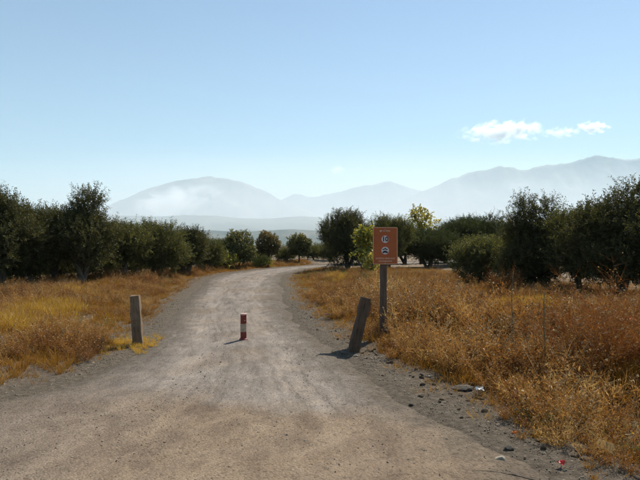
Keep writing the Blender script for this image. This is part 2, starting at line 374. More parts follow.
# ------------------------------------------------------------------ the track: edges traced on the ground plane
LEFT = np.array([(-16, -6), (-15, -1.0), (-11, 3.4), (-6.2, 4.9), (-3.7, 5.5), (-3.05, 6.3), (-2.85, 7.6), (-2.9, 9.0), (-3.2, 10.8), (-3.75, 14.2), (-4.3, 18.7), (-4.75, 22.5),
                 (-4.75, 25.6), (-4.1, 28.6), (-2.7, 32.0), (-0.9, 35.2), (1.6, 38.0), (6, 41.2), (14, 45), (26, 49), (40, 53)], float)
RIGHT = np.array([(5.2, -6), (4.2, -1.0), (3.0, 1.6), (2.1, 3.2), (1.72, 3.95), (1.42, 4.7), (1.05, 5.7), (0.62, 7.2), (0.3, 8.6), (-0.25, 11.4), (-0.75, 15.0), (-1.12, 19.5),
                  (-1.38, 24.0), (-1.2, 27.0), (-0.5, 30.6), (0.7, 33.0), (3.2, 35.4), (8, 38.2), (16, 41.6), (28, 45.5), (42, 49.5)], float)

def catmull(P, n):
    P = np.vstack([2 * P[0] - P[1], P, 2 * P[-1] - P[-2]]); out = []
    for i in range(1, len(P) - 2):
        t = np.linspace(0, 1, n, endpoint=False)[:, None]; a, b, c, d = P[i - 1], P[i], P[i + 1], P[i + 2]
        out.append(0.5 * (2 * b + (c - a) * t + (2 * a - 5 * b + 4 * c - d) * t ** 2 + (3 * b - a - 3 * c + d) * t ** 3))
    out.append(P[-2][None]); return np.vstack(out)
SUB = 16
Lc, Rc = catmull(LEFT, SUB), catmull(RIGHT, SUB)
_w = np.arange(len(Lc))
Lc = Lc + 0.07 * np.stack([noise2(_w, _w * 0, 0.35, 3, 1), noise2(_w, _w * 0, 0.3, 3, 2)], -1)
Rc = Rc + 0.13 * np.stack([noise2(_w, _w * 0, 0.35, 3, 3), noise2(_w, _w * 0, 0.3, 3, 4)], -1)
POLY = np.vstack([Lc, Rc[::-1]])

def edge_dist(x, y, E):
    x = np.asarray(x, float).ravel(); y = np.asarray(y, float).ravel(); best = np.full(len(x), 1e9)
    for a, b in zip(E[:-1], E[1:]):
        d = b - a; t = np.clip(((x - a[0]) * d[0] + (y - a[1]) * d[1]) / (d @ d), 0, 1)
        best = np.minimum(best, (x - a[0] - t * d[0]) ** 2 + (y - a[1] - t * d[1]) ** 2)
    return np.sqrt(best)

def inside(x, y):
    x = np.asarray(x, float).ravel(); y = np.asarray(y, float).ravel(); c = np.zeros(len(x), bool)
    P = POLY; Q = np.roll(P, 1, axis=0)
    for (x1, y1), (x2, y2) in zip(P, Q):
        if y1 == y2: continue
        k = ((y1 > y) != (y2 > y)) & (x < (x2 - x1) * (y - y1) / (y2 - y1) + x1); c ^= k
    return c

def road_sd(x, y):
    """signed distance to the track (negative on it) and whether the point lies to its left"""
    sh = np.shape(x); x = np.asarray(x, float).ravel(); y = np.asarray(y, float).ravel()
    sd = np.full(len(x), 60.0); lf = np.zeros(len(x), bool)
    k = (np.abs(x) < 60) & (y > -12) & (y < 75)
    if k.any():
        dl, dr = edge_dist(x[k], y[k], Lc), edge_dist(x[k], y[k], Rc); i = inside(x[k], y[k])
        d = np.minimum(dl, dr); sd[k] = np.where(i, -d, d); lf[k] = dl < dr
    return sd.reshape(sh), lf.reshape(sh)

def ground_h(x, y, sd=None, lf=None):
    x = np.asarray(x, float); y = np.asarray(y, float)
    if sd is None: sd, lf = road_sd(x, y)
    r = np.hypot(x, y)
    out = sstep(0.0, 2.2, sd)
    h = out * (0.085 * noise2(x, y, 0.9, 4, 0) + 0.04)
    h = h + np.where(lf, 0.12 * sstep(0.2, 3.0, sd), 0.05 * sstep(0.3, 3, sd)) * (1 - sstep(25, 60, r))
    h = h + 0.025 * sstep(0.02, 0.4, sd) * noise2(x, y, 5.0, 3, 2) * (1 - sstep(30, 60, r))
    # shallow ditch beside the bend at the near right
    h = h - 0.30 * np.exp(-(((x - 3.05) / 0.75) ** 2 + ((y - 4.75) / 0.8) ** 2)) * sstep(0.1, 0.7, sd)
    h = h + (0.018 * noise2(x, y, 4.0, 3, 3) + 0.008) * np.exp(-(sd / 0.4) ** 2) * (r < 60)
    h = h - 0.07 * sstep(-0.1, -0.55, sd)                # bed below the track surface
    fall = 34 * sstep(70, 1600, r)
    far = sstep(300, 2500, r) * 14 * noise2(x, y, 0.0016, 4, 3)
    return h - fall + far

def grow(a, b, n, first):
    """n steps from a to b, growing from the size first"""
    lo, hi = 1.0001, 3.0
    for _ in range(60):
        q = (lo + hi) / 2
        if first * (q ** n - 1) / (q - 1) < abs(b - a): lo = q
        else: hi = q
    s = first * q ** np.arange(n); return a + np.sign(b - a) * np.cumsum(s)
EXT = 15000.0
xs_mid = np.arange(-16, 16.01, 0.16); ys_mid = np.arange(-1, 40.01, 0.2)
gx = np.concatenate([grow(-16, -EXT, 70, 0.2)[::-1], xs_mid, grow(16, EXT, 70, 0.2)])
gy = np.concatenate([grow(-1, -EXT, 45, 0.5)[::-1], ys_mid, grow(40, EXT, 75, 0.3)])
GX, GY = np.meshgrid(gx, gy)
_sd, _lf = road_sd(GX, GY)
GZ = ground_h(GX, GY, _sd, _lf)
_margin = (1 - sstep(0.25, 0.9, _sd + 0.25 * noise2(GX, GY, 2.0, 3, 1))) * (np.hypot(GX, GY) < 70)
_grove = np.where(GX > 0, sstep(0.0, 2.0, GY - np.interp(GX / np.maximum(GY, .1), [-.05, .05, .2, .3, .41, .55, .8], [30, 27, 26, 20.5, 18, 15.7, 15])), 0.35 * sstep(17, 22, np.hypot(GX, GY)))
nx, ny = len(gx), len(gy)
i = np.arange(ny - 1)[:, None] * nx + np.arange(nx - 1)[None, :]
gme = mesh_np('ground', np.stack([GX, GY, GZ], -1).reshape(-1, 3), [np.stack([i, i + 1, i + 1 + nx, i + nx], -1).reshape(-1, 4)], smooth=True, attrs={'margin': _margin.ravel(), 'grove': _grove.ravel()})
tag(obj('ground', gme, M['soil']), kind='structure')

# road surface: its own sheet, following the edges, with ruts and small hollows
NA = 44
t = np.linspace(0, 1, NA)
def dens(P, k):
    s = np.arange(len(P)); q = np.linspace(0, len(P) - 1, (len(P) - 1) * k + 1)
    return np.stack([np.interp(q, s, P[:, 0]), np.interp(q, s, P[:, 1])], -1)
Ld, Rd = dens(Lc, 2), dens(Rc, 2)
RX = Ld[:, None, 0] * (1 - t) + Rd[:, None, 0] * t; RY = Ld[:, None, 1] * (1 - t) + Rd[:, None, 1] * t
AC = np.broadcast_to(t, RX.shape)
def road_relief(x, y, a, ed):
    rut = -0.022 * (np.exp(-((a - 0.33) / 0.09) ** 2) + np.exp(-((a - 0.68) / 0.09) ** 2))
    k = sstep(0, 0.55, ed)
    return (0.014 + rut * sstep(4.5, 8, y) + 0.012 * noise2(x, y, 2.2, 4, 1) + 0.006 * noise2(x, y, 9, 3, 4)) * k + 0.012 - 0.05 * (1 - k)
AL = np.broadcast_to(np.concatenate([[0], np.cumsum(np.linalg.norm(np.diff((Ld + Rd) / 2, axis=0), axis=1))])[:, None], RX.shape)
ED = np.minimum(edge_dist(RX, RY, Lc), edge_dist(RX, RY, Rc))
RZ = road_relief(RX, RY, AC, ED.reshape(RX.shape)) + np.where(np.hypot(RX, RY) > 55, -0.02, 0)
n1, n2 = RX.shape
i = np.arange(n1 - 1)[:, None] * n2 + np.arange(n2 - 1)[None, :]
rme = mesh_np('gravel_road', np.stack([RX, RY, RZ], -1).reshape(-1, 3), [np.stack([i, i + 1, i + 1 + n2, i + n2], -1).reshape(-1, 4)], smooth=True, attrs={'across': AC.ravel(), 'along': AL.ravel(), 'edge': ED})
tag(obj('gravel_road', rme, M['road']), kind='structure')

def at(px, py, d=None):
    """photo pixel to the ground point below it; d overrides the distance"""
    if d is None: d = CAM_H * FPX / (py - 240.0)
    x = (px - 320) / FPX * d
    return x, d, float(ground_h(np.array([x]), np.array([d]))[0])
def hgt(py, d): return CAM_H + (240 - py) / FPX * d

# ------------------------------------------------------------------ mountains (real ridges kilometres away; the haze box and the enlarged smoke layer make them pale)
def mountain(name, prof, D, front, back, base, seed, mat, rough, nu=260, nf=46, nb=16):
    P = np.array(prof, float); rng_s = seed
    px = np.linspace(P[0, 0], P[-1, 0], nu)
    z = np.interp(px, P[:, 0], P[:, 1])
    k = np.ones(7) / 7; zs = np.convolve(np.pad(z, 3, mode='edge'), k, 'valid')
    X0 = (px - 320) / FPX * D; H = (240 - zs) / FPX * D + CAM_H - base
    H = np.maximum(H + (D / FPX) * (0.9 * noise2(px, px * 0, 0.11, 4, seed) + 0.5 * noise2(px, px * 0, 0.5, 3, seed + 1)) * np.clip(H / 200, 0, 1), 0)
    vf = np.linspace(-1, 0, nf); vb = np.linspace(0, 1, nb)[1:]
    v = np.concatenate([vf, vb]); W = np.where(v < 0, front, back)
    X = X0[None, :] * np.ones((len(v), 1)); Y = D + v[:, None] * W[:, None] + 0 * X
    sh = (1 - np.abs(v)) ** 1.25
    gul = noise2(X, Y, 0.0016, 5, rng_s); gul2 = np.abs(noise2(X, Y * 0.45, 0.0032, 4, rng_s + 1))
    amp = np.sin(np.clip((1 - np.abs(v)), 0, 1) * math.pi)[:, None]
    Z = base + H[None, :] * sh[:, None] + rough * amp * (gul * 0.8 - gul2 * 1.1) * (H[None, :] / max(H.max(), 1)) ** 0.7
    Z = Z + (0.05 * rough * noise2(X, Y, 0.02, 3, 2)) * (H[None, :] / max(H.max(), 1)) - 25 * (1 - sh[:, None])
    n1, n2 = X.shape; i = np.arange(n1 - 1)[:, None] * n2 + np.arange(n2 - 1)[None, :]
    me = mesh_np(name, np.stack([X, Y, Z], -1).reshape(-1, 3), [np.stack([i, i + 1, i + 1 + n2, i + n2], -1).reshape(-1, 4)], smooth=True)
    return tag(obj(name, me, mat), kind='structure')
mountain('mountain', [(10, 236), (50, 224), (80, 214), (105, 207), (130, 196), (150, 188), (168, 182), (185, 179.5), (198, 178.5), (202, 176.5), (214, 176.5), (224, 178), (240, 181), (252, 186), (266, 191), (280, 199), (300, 207), (330, 220), (370, 236)],
         8800, 2600, 2200, -45, 0, M['mountain'], 240)
mountain('mountain_range', [(200, 232), (260, 208), (285, 198), (296, 193), (308, 197), (322, 196), (338, 192), (352, 188), (366, 185), (380, 184), (389, 180.5), (398, 184), (412, 188), (440, 194), (480, 205), (540, 232)],
         11800, 2200, 2200, -45, 2, M['mountain'], 200)
mountain('mountain_range', [(330, 236), (390, 206), (415, 194), (440, 184), (455, 178), (470, 172), (482, 169.5), (495, 167.5), (508, 166), (518, 169), (526, 171.5), (532, 167), (545, 165), (560, 164), (572, 162), (583, 158), (594, 155.5), (602, 154), (614, 158), (630, 159.5), (650, 157), (690, 162), (740, 172), (800, 196), (880, 236)],
         9900, 2600, 2600, -45, 4, M['mountain'], 300)
mountain('foothills', [(-420, 236), (-260, 222), (-100, 220), (0, 218), (60, 215), (110, 215), (150, 217), (190, 215), (225, 216), (250, 219.5), (275, 218), (305, 216), (330, 218), (380, 221), (440, 219), (520, 222), (600, 219), (700, 223), (820, 225), (1000, 236)],
         5600, 1500, 1200, -40, 1, M['foothill'], 70)
mountain('foothills', [(-300, 240), (-120, 231), (40, 229), (120, 231), (190, 229.5), (240, 232), (290, 229), (340, 231.5), (420, 229), (560, 232), (700, 230), (900, 240)],
         3900, 800, 600, -38, 3, M['foothill'], 30)
# ------------------------------------------------------------------ smoke, clouds, haze
def vol_mat(name, density, noise_scale, falloff=1.0, thr=0.0, aniso=0.35, color=(1, 1, 1), stretch=(1, 1, 1), distort=0.6, amp=3.5):
    m, nt, out = new_mat(name); tc = objco(nt)
    ln = nt.nodes.new("ShaderNodeVectorMath"); ln.operation = 'LENGTH'; nt.links.new(tc, ln.inputs[0])
    mp = nt.nodes.new("ShaderNodeMapping"); mp.inputs["Scale"].default_value = stretch; nt.links.new(tc, mp.inputs[0])
    n = noise_n(nt, mp.outputs[0], noise_scale, 5, 0.6, distort)
    f = math_n(nt, 'MULTIPLY', math_n(nt, 'SUBTRACT', 1.0, ln.outputs["Value"], clamp=True), falloff)
    d = math_n(nt, 'SUBTRACT', math_n(nt, 'ADD', f, math_n(nt, 'MULTIPLY', math_n(nt, 'SUBTRACT', n, 0.5), amp)), thr, clamp=True)
    d = math_n(nt, 'MULTIPLY', d, math_n(nt, 'MULTIPLY', f, 4.0, clamp=True))
    v = nt.nodes.new("ShaderNodeVolumePrincipled"); v.inputs["Color"].default_value = (*color, 1)
    v.inputs["Anisotropy"].default_value = aniso
    nt.links.new(math_n(nt, 'MULTIPLY', d, density), v.inputs["Density"])
    nt.links.new(v.outputs[0], out.inputs["Volume"])
    return m

def ball_mesh(name, sub=3):
    bm = bmesh.new(); bmesh.ops.create_icosphere(bm, subdivisions=sub, radius=1.0); return bm_mesh(name, bm, True)

def puff(name, px, py, D, rx_px, rz_px, ry, mat, rot=0.0):
    k = D / FPX
    o = obj(name, ball_mesh(name), mat)
    o.location = ((px - 320) * k, D, CAM_H + (240 - py) * k)
    o.scale = (rx_px * k, ry, rz_px * k); o.rotation_euler = (0, rot, 0)
    return o
tag(puff('smoke', 172, 201, 6850, 60, 24, 420, vol_mat('smoke_plume', 0.012, 1.3, 1.0, 0.35, 0.3, (1, 1, 1), (1.5, 0.7, 1.1), amp=1.9), -0.16),
    'white smoke plume rising in front of the pale domed mountain', 'smoke', kind='stuff')
tag(puff('smoke', 350, 226, 5200, 760, 78, 2600, vol_mat('smoke_haze_layer', 0.00060, 1.6, 1.0, 0.0, 0.2, (0.94, 0.975, 1), (2.2, 0.8, 0.8), amp=0.5)),
    'thin pale smoke layer enlarged as extra haze before the mountains', 'smoke', kind='stuff')  # drifting smoke, enlarged to fade hills and mountains and whiten the horizon
CG = 'small white clouds over the mountains'
tag(puff('cloud', 503, 131.5, 22000, 54, 15, 800, vol_mat('cloud_a', 0.010, 2.3, 1.3, 0.52, 0.45, (1, 1, 1), (2.3, 1, 0.9)), -0.05),
    'largest white cloud, long and ragged, above the right mountains', 'cloud', CG)
tag(puff('cloud', 593, 127.5, 22500, 20, 8, 500, vol_mat('cloud_b', 0.014, 2.2, 1.3, 0.5, 0.45, (1, 1, 1), (1.7, 1, 0.8)), 0.05),
    'small compact white cloud over the highest right peak', 'cloud', CG)
tag(puff('cloud', 561, 132.5, 22200, 26, 7, 600, vol_mat('cloud_c', 0.004, 2.4, 1.0, 0.4, 0.45, (1, 1, 1), (2.2, 1, 0.8))),
    'thin torn cloud wisp between the two larger white clouds', 'cloud', CG)
tag(puff('cloud', 337, 170, 22200, 9, 6, 300, vol_mat('cloud_d', 0.008, 1.8, 1.0, 0.3, 0.45, (1, 1, 1), (1.2, 1, 1.2))),
    'tiny faint cloud scrap alone above the middle of the ridge', 'cloud', CG)

HB, HT, HX = float(GZ.min()) - 1.0 - 45, 1750.0, EXT + 300
hb = min(HB, -75.0)
hv = np.array([(x, y, z) for z in (hb, HT) for y in (-HX, HX) for x in (-HX, HX)], float)
hme = mesh_np('haze', hv, [np.array([(0, 2, 3, 1), (4, 5, 7, 6), (0, 1, 5, 4), (2, 6, 7, 3), (0, 4, 6, 2), (1, 3, 7, 5)])])
hm, hnt, hout = new_mat('haze_air')
pv = hnt.nodes.new("ShaderNodeVolumePrincipled"); pv.inputs["Density"].default_value = HAZE_DENSITY
pv.inputs["Color"].default_value = (0.62, 0.85, 1.0, 1); pv.inputs["Anisotropy"].default_value = 0.1
hnt.links.new(pv.outputs[0], hout.inputs["Volume"])
tag(obj('haze', hme, hm), kind='stuff')

# ------------------------------------------------------------------ trees
def leaf_quads(P, D, length, width, rng, curl=0.0):
    n = len(P); W = nrm(np.cross(D, rng.normal(size=(n, 3))))
    L = length[:, None]; w = width[:, None]
    V = np.stack([P, P + D * L * 0.5 + W * w * 0.5, P + D * L, P + D * L * 0.5 - W * w * 0.5], 1)
    F = np.arange(n * 4).reshape(n, 4); return V.reshape(-1, 3), F

def crown_mesh(name, lobes, leaf, bark, seed, dens=88, slen=0.38, per=30, ll=0.075, lw=0.02, up=0.55, outw=0.6, shell=0.45, tone_top=None, floor=0.12):
    rng = np.random.default_rng(seed); P0 = []; D0 = []
    for (cx, cy_, cz, rx, ry, rz) in lobes:
        area = 4 * math.pi * ((rx * ry) ** 1.6 / 3 + (rx * rz) ** 1.6 / 3 + (ry * rz) ** 1.6 / 3) ** (1 / 1.6)
        n = max(6, int(area * dens * rng.uniform(0.8, 1.2)))
        u = nrm(rng.normal(size=(n, 3))); r = shell + (1 - shell) * rng.random(n) ** 0.6
        # ragged: some directions of a lobe stay thin
        g = rng.normal(size=(5, 3)); keep = rng.random(n) < 0.62 + 0.55 * np.cos((u @ g.T) * 2.3).mean(1)
        u, r = u[keep], r[keep]
        p = np.array([cx, cy_, cz]) + u * r[:, None] * np.array([rx, ry, rz]) * rng.uniform(0.85, 1.12, (len(u), 1))
        d = nrm(u * outw + np.array([0, 0, up]) + rng.normal(size=u.shape) * 0.38)
        P0.append(p); D0.append(d)
    P0 = np.vstack(P0); D0 = np.vstack(D0); ok = P0[:, 2] > floor; P0, D0 = P0[ok], D0[ok]
    n = len(P0); L = slen * rng.uniform(0.5, 1.35, n)
    t = (np.arange(per)[None, :] + rng.random((n, per))) / per
    bend = rng.normal(size=(n, 3)) * 0.22 + np.array([0, 0, 0.08])
    Q = P0[:, None, :] + D0[:, None, :] * (t * L[:, None])[..., None] + bend[:, None, :] * ((t * L[:, None]) ** 2)[..., None]
    ax = D0[:, None, :] + 2 * bend[:, None, :] * (t * L[:, None])[..., None]
    side = rng.normal(size=Q.shape); side -= ax * (side * ax).sum(-1, keepdims=True) / (ax * ax).sum(-1, keepdims=True)
    LD = nrm(nrm(ax) * 0.65 + nrm(side) * 0.9)
    q = Q.reshape(-1, 3); ld = LD.reshape(-1, 3); m = len(q)
    q = q + rng.normal(size=q.shape) * 0.012
    V, F = leaf_quads(q, ld, ll * rng.uniform(0.6, 1.25, m), lw * rng.uniform(0.7, 1.25, m), rng)
    tone = np.clip(rng.normal(0.5, 0.17, m) + np.repeat(rng.normal(0, 0.13, n), per), 0, 1)
    if tone_top:      # autumn colour has reached the outer twigs of these crowns first
        zc = (P0[:, 2] - P0[:, 2].min()) / max(np.ptp(P0[:, 2]), 1e-6)
        tone = np.clip(tone + tone_top * np.repeat(zc - 0.6, per), 0, 1)
    # twigs
    T1 = P0 + D0 * (L * 0.95)[:, None]; T0 = P0 - D0 * 0.08
    w = nrm(np.cross(D0, rng.normal(size=(n, 3)))) * 0.004
    TV = np.stack([T0 - w, T0 + w, T1 + w * 0.3, T1 - w * 0.3], 1).reshape(-1, 3)
    TF = np.arange(n * 4).reshape(n, 4) + len(V)
    me = mesh_np(name, np.vstack([V, TV]), [np.vstack([F, TF])], attrs={'tone': np.concatenate([np.repeat(tone, 4), np.full(len(TV), 0.3)])},
                 mats=[leaf, bark], mat_idx=np.concatenate([np.zeros(len(F)), np.ones(len(TF))]))
    return me

def trunk_mesh(name, lobes, seed, stems=3, r0=0.09, fork=0.5, lean=0.12, twist=0.05):
    rng = np.random.default_rng(seed + 99); mb = MB(); L = np.array(lobes)
    ang = np.arctan2(L[:, 1], L[:, 0]); order = np.argsort(ang + rng.normal(0, 0.2, len(L)))
    groups = np.array_split(order, min(stems, len(L)))
    for k, g in enumerate(groups):
        c = L[g, :3].mean(0); a = 2 * math.pi * k / len(groups) + rng.uniform(0, 1)
        b = np.array([math.cos(a), math.sin(a), 0]) * r0 * (0.6 if len(groups) > 1 else 0) + np.array([0, 0, -0.12])
        f = np.array([c[0] * fork + rng.normal(0, lean), c[1] * fork + rng.normal(0, lean), max(c[2] * fork, 0.35)])
        tt = np.linspace(0, 1, 7)[:, None]
        mid = (b + f) / 2 + rng.normal(0, twist, 3) * [1, 1, 0.3]
        path = (1 - tt) ** 2 * b + 2 * tt * (1 - tt) * mid + tt ** 2 * f
        rr = r0 * (1.25 - 0.55 * tt[:, 0]); rr[0] *= 1.35
        mb.add(*tube(path, rr, 9, 0.07, rng))
        for l in g:
            e = L[l, :3] + np.array([0, 0, 0.25]) * L[l, 5]
            m2 = (f + e) / 2 + rng.normal(0, 0.1, 3); p2 = (1 - tt) ** 2 * f + 2 * tt * (1 - tt) * m2 + tt ** 2 * e
            mb.add(*tube(p2, r0 * 0.62 * (1 - 0.8 * tt[:, 0]), 7, 0.05, rng))
            for _ in range(5):      # limbs into the lobe
                s = p2[rng.integers(2, 7)]; u = nrm(rng.normal(size=3) + np.array([0, 0, 0.4])); q = s + u * L[l, 3:6] * 0.85
                m3 = (s + q) / 2 + rng.normal(0, 0.05, 3); p3 = (1 - tt[::2]) ** 2 * s + 2 * tt[::2] * (1 - tt[::2]) * m3 + tt[::2] ** 2 * q
                mb.add(*tube(p3, r0 * 0.24 * (1 - 0.75 * tt[::2, 0]), 5))
    return mb.mesh(name, True)

def random_lobes(H, W, hb, seed, n=8, plumes=3, depth=None):
    rng = np.random.default_rng(seed); out = []; D = depth or W
    hc = (H + hb) / 2; rz = (H - hb) / 2
    n = n + 3; plumes = plumes + 2
    for k in range(n):
        a = 2 * math.pi * (2.4 * k + rng.uniform(-.3, .3)) / n; zz = rng.uniform(-0.75, 0.55); rad = math.sqrt(max(0.1, 1 - zz * zz)) * rng.uniform(0.55, 1.0)
        s = rng.uniform(0.26, 0.46)
        out.append((math.cos(a) * rad * W * 0.36, math.sin(a) * rad * D * 0.36, hc + zz * rz * 0.62, W * s * 0.58, D * s * 0.58, rz * s * 0.95))
    out.append((0, 0, hc, W * 0.25, D * 0.25, rz * 0.6))
    for k in range(plumes):
        a = rng.uniform(0, 6.28); rad = rng.uniform(0.05, 0.27) * W; pr = rng.uniform(0.2, 0.3) * rz + 0.05
        out.append((math.cos(a) * rad, math.sin(a) * rad, H - pr - 0.2 - rng.uniform(0, 0.22) * rz, W * 0.11, D * 0.11, pr))
    return out

PROTO = {}
def tree(name, label, cat, px, d, H, W, hb, seed, leaf='olive', group=None, extra=None, plumes=3, n=8, stems=3, r0=0.085, base_name=None, rot=0, **kw):
    x, y, z = at(px, None, d)
    H0 = H - z if H else H
    t = thing(name, label, cat, (x, y, z - 0.02), group)
    lobes = random_lobes(H0, W, hb, seed, n, plumes)
    if extra: lobes += extra
    obj('trunk', trunk_mesh('trunk', lobes, seed, stems, r0), M['bark'], t)
    obj('crown', crown_mesh('crown', lobes, M[leaf], M['bark'], seed, **kw), None, t)
    t.rotation_euler = (0, 0, rot)
    PROTO[seed] = t
    return t

def copy_tree(src, label, px, d, scale, rot, group=None):
    x, y, z = at(px, None, d)
    t = src.copy(); COL.objects.link(t); t.location = (x, y, z - 0.02); t.rotation_euler = (0, 0, rot); t.scale = scale
    t["label"] = label
    if group: t["group"] = group
    elif "group" in t: del t["group"]
    for ch in list(src.children):
        c = ch.copy(); COL.objects.link(c); c.parent = t
    return t

OG = 'olive trees of the grove'
# --- left of the track
tree('olive_tree', 'olive tree cut off by the left edge of the photo', 'olive tree', 1, 17.0, hgt(186, 17), 2.4, 0.02, 21, group=OG, plumes=4, n=10)
tree('olive_tree', 'dark rounded olive between the cut-off one and the tallest left olive', 'olive tree', 31, 18.2, hgt(200, 18.2), 2.3, 0.05, 22, group=OG, plumes=3, n=10)
tA = tree('olive_tree', 'tallest olive left of the track, crown ending in a plume', 'olive tree', 82, 18.6, hgt(203, 18.6), 2.3, 0.25, 23, group=OG, plumes=2, n=10,
          extra=[(0.20, 0, 2.66, 0.34, 0.34, 0.3), (0.05, 0.1, 2.3, 0.45, 0.45, 0.4), (0.42, 0.05, 2.80, 0.15, 0.15, 0.24), (-0.02, 0.05, 2.9, 0.13, 0.13, 0.2), (-0.35, 0, 2.15, 0.25, 0.25, 0.3)])
tree('olive_tree', 'slanting many-stemmed olive set back just left of the tallest left olive', 'olive tree', 55, 20.2, hgt(205, 20.2), 2.5, 0.1, 24, group=OG, plumes=3, n=10)
tB = tree('olive_tree', 'olive with a bent bare trunk, first right of the tallest left olive', 'olive tree', 121, 21.0, hgt(216, 21), 2.1, 0.3, 25, leaf='olive_pale', group=OG, plumes=2, stems=2, n=9)
tree('olive_tree', 'broad olive low over the verge, third before the clipped ball trees', 'olive tree', 155, 22.6, hgt(218, 22.6), 2.4, 0.0, 26, leaf='olive_pale', group=OG, plumes=3, n=10)
tree('olive_tree', 'small dark upright olive, second before the clipped ball trees', 'olive tree', 187, 25.2, hgt(225, 25.2), 1.9, 0.0, 27, group=OG, plumes=2, n=9)
tree('olive_tree', 'lowest left olive, right beside the first clipped ball tree', 'olive tree', 208, 28.0, hgt(237, 28), 1.5, 0.05, 28, leaf='olive_pale', group=OG, plumes=2, n=8)

# --- clipped round trees beyond the bend
def ball_tree(label, px, d, top, crown_c, rx, rz, seed, leaf, tone_top, trunk_r=0.05):
    x, y, z = at(px, None, d); t = thing('clipped_tree', label, 'clipped tree', (x, y, z - 0.02), 'clipped ball trees beyond the bend')
    c = hgt(crown_c, d) - z
    rng = np.random.default_rng(seed)
    lobes = [(0, 0, c, rx * 0.82, rx * 0.82, rz * 0.82)]
    for k in range(16):
        u = nrm(rng.normal(size=3)); lobes.append((u[0] * rx * .55, u[1] * rx * .58, c + u[2] * rz * .58, rx * rng.uniform(.28, .5), rx * .4, rz * rng.uniform(.3, .5)))
    m = MB()
    tt = np.linspace(0, 1, 6)[:, None]
    m.add(*tube(np.array([0, 0, -0.1]) + tt * np.array([0.04, 0.02, c]), trunk_r * (1.2 - 0.4 * tt[:, 0]), 9, 0.05, rng))
    for k in range(9):
        u = nrm(rng.normal(size=3) + np.array([0, 0, .5])); s = np.array([0.03, 0.01, c * .8]); m.add(*tube(s + tt * (np.array([u[0] * rx, u[1] * rx, c - s[2] + u[2] * rz]) * .8), 0.02 * (1 - .7 * tt[:, 0]), 5))
    obj('trunk', m.mesh('trunk', True), M['bark2'], t)
    obj('crown', crown_mesh('crown', lobes, M[leaf], M['bark2'], seed, dens=60, slen=0.15, per=16, ll=0.075, lw=0.045, up=0.15, outw=0.9, shell=0.55, tone_top=tone_top, floor=0.3), None, t)
    return t
ball_tree('largest clipped tree, dark green and ragged, leftmost of the three', 239, 30.9, 227, 246.5, 0.93, 0.98, 41, 'ball_green', 0.5)
ball_tree('middle clipped ball tree with bronze leaf tips', 268, 33.2, 230, 243.5, 0.76, 0.76, 42, 'ball_gold', 0.7)
ball_tree('round clipped ball tree farthest along the bend, olive gold', 299, 37.2, 231, 244, 0.85, 0.80, 43, 'ball_green', 0.6)

# --- right of the track
tC = tree('olive_tree', 'tall olive at the inside of the bend, left of the sign', 'olive tree', 347, 28.6, hgt(207, 28.6), 2.6, 0.15, 51, group=OG, plumes=4, n=10,
          extra=[(-0.55, -0.3, 0.5, 0.5, 0.5, 0.45), (0.3, -0.2, 0.7, 0.6, 0.5, 0.5)])
tree('olive_tree', 'olive behind the brown sign, its crown topping the sign', 'olive tree', 388, 28.8, hgt(211, 28.8), 2.7, 0.1, 52, leaf='olive_pale', group=OG, plumes=2, n=9)
tree('evergreen_tree', 'low dark tree right behind the sign, under the yellow-topped tree', 'tree', 428, 31.0, hgt(226, 31), 3.5, 0.0, 53, leaf='dark_leaf', group='dark trees behind the weeds', plumes=2, n=10)
tD = tree('evergreen_tree', 'broad dark flat-topped tree behind the pale olive bush', 'tree', 476, 33.5, hgt(213, 33.5), 5.0, 0.1, 54, leaf='dark_leaf', group='dark trees behind the weeds', plumes=3, n=14, r0=0.12, dens=70)
tree('olive_bush', 'pale green olive bush standing in front of the dark trees', 'bush', 479, 19.5, hgt(236, 19.5), 2.1, 0.02, 55, leaf='olive_pale', plumes=3, n=9, stems=4, r0=0.04,
     extra=[(-0.25, -0.3, 0.45, 0.55, 0.5, 0.45), (0.3, -0.2, 0.4, 0.5, 0.5, 0.4)])
tree('olive_tree', 'near-black olive with two upright tufts, right of the pale bush', 'olive tree', 531, 17.2, hgt(214, 17.2), 1.8, 0.2, 56, group=OG, plumes=0, n=10, dens=120,
     extra=[(-0.2, 0, 2.4, 0.3, 0.3, 0.38), (-0.3, 0, 2.0, 0.45, 0.45, 0.4), (0.6, 0.1, 2.38, 0.2, 0.2, 0.42), (0.5, 0, 1.9, 0.35, 0.35, 0.4), (-0.25, -0.2, 0.55, 0.6, 0.5, 0.5), (0.1, -0.2, 0.5, 0.6, 0.5, 0.45)])
tE = tree('olive_tree', 'largest olive of all, filling the right edge of the photo', 'olive tree', 622, 15.0, hgt(197, 15.0), 3.4, 0.0, 57, group=OG, plumes=3, n=12, r0=0.11, dens=110,
          extra=[(-0.1, 0, 2.3, 0.5, 0.5, 0.4), (0.3, 0, 2.62, 0.34, 0.34, 0.3), (0.9, 0.1, 2.4, 0.5, 0.5, 0.45), (-0.75, -0.1, 1.9, 0.4, 0.4, 0.45), (-0.5, -.4, 1.0, .6, .5, .6), (0.3, -.6, 0.9, .7, .5, .5)])
tree('olive_tree', 'paler drooping olive between the two-tufted olive and the largest', 'olive tree', 578, 16.2, hgt(200, 16.2), 1.9, 0.05, 58, leaf='olive_pale', group=OG, plumes=3, n=8)

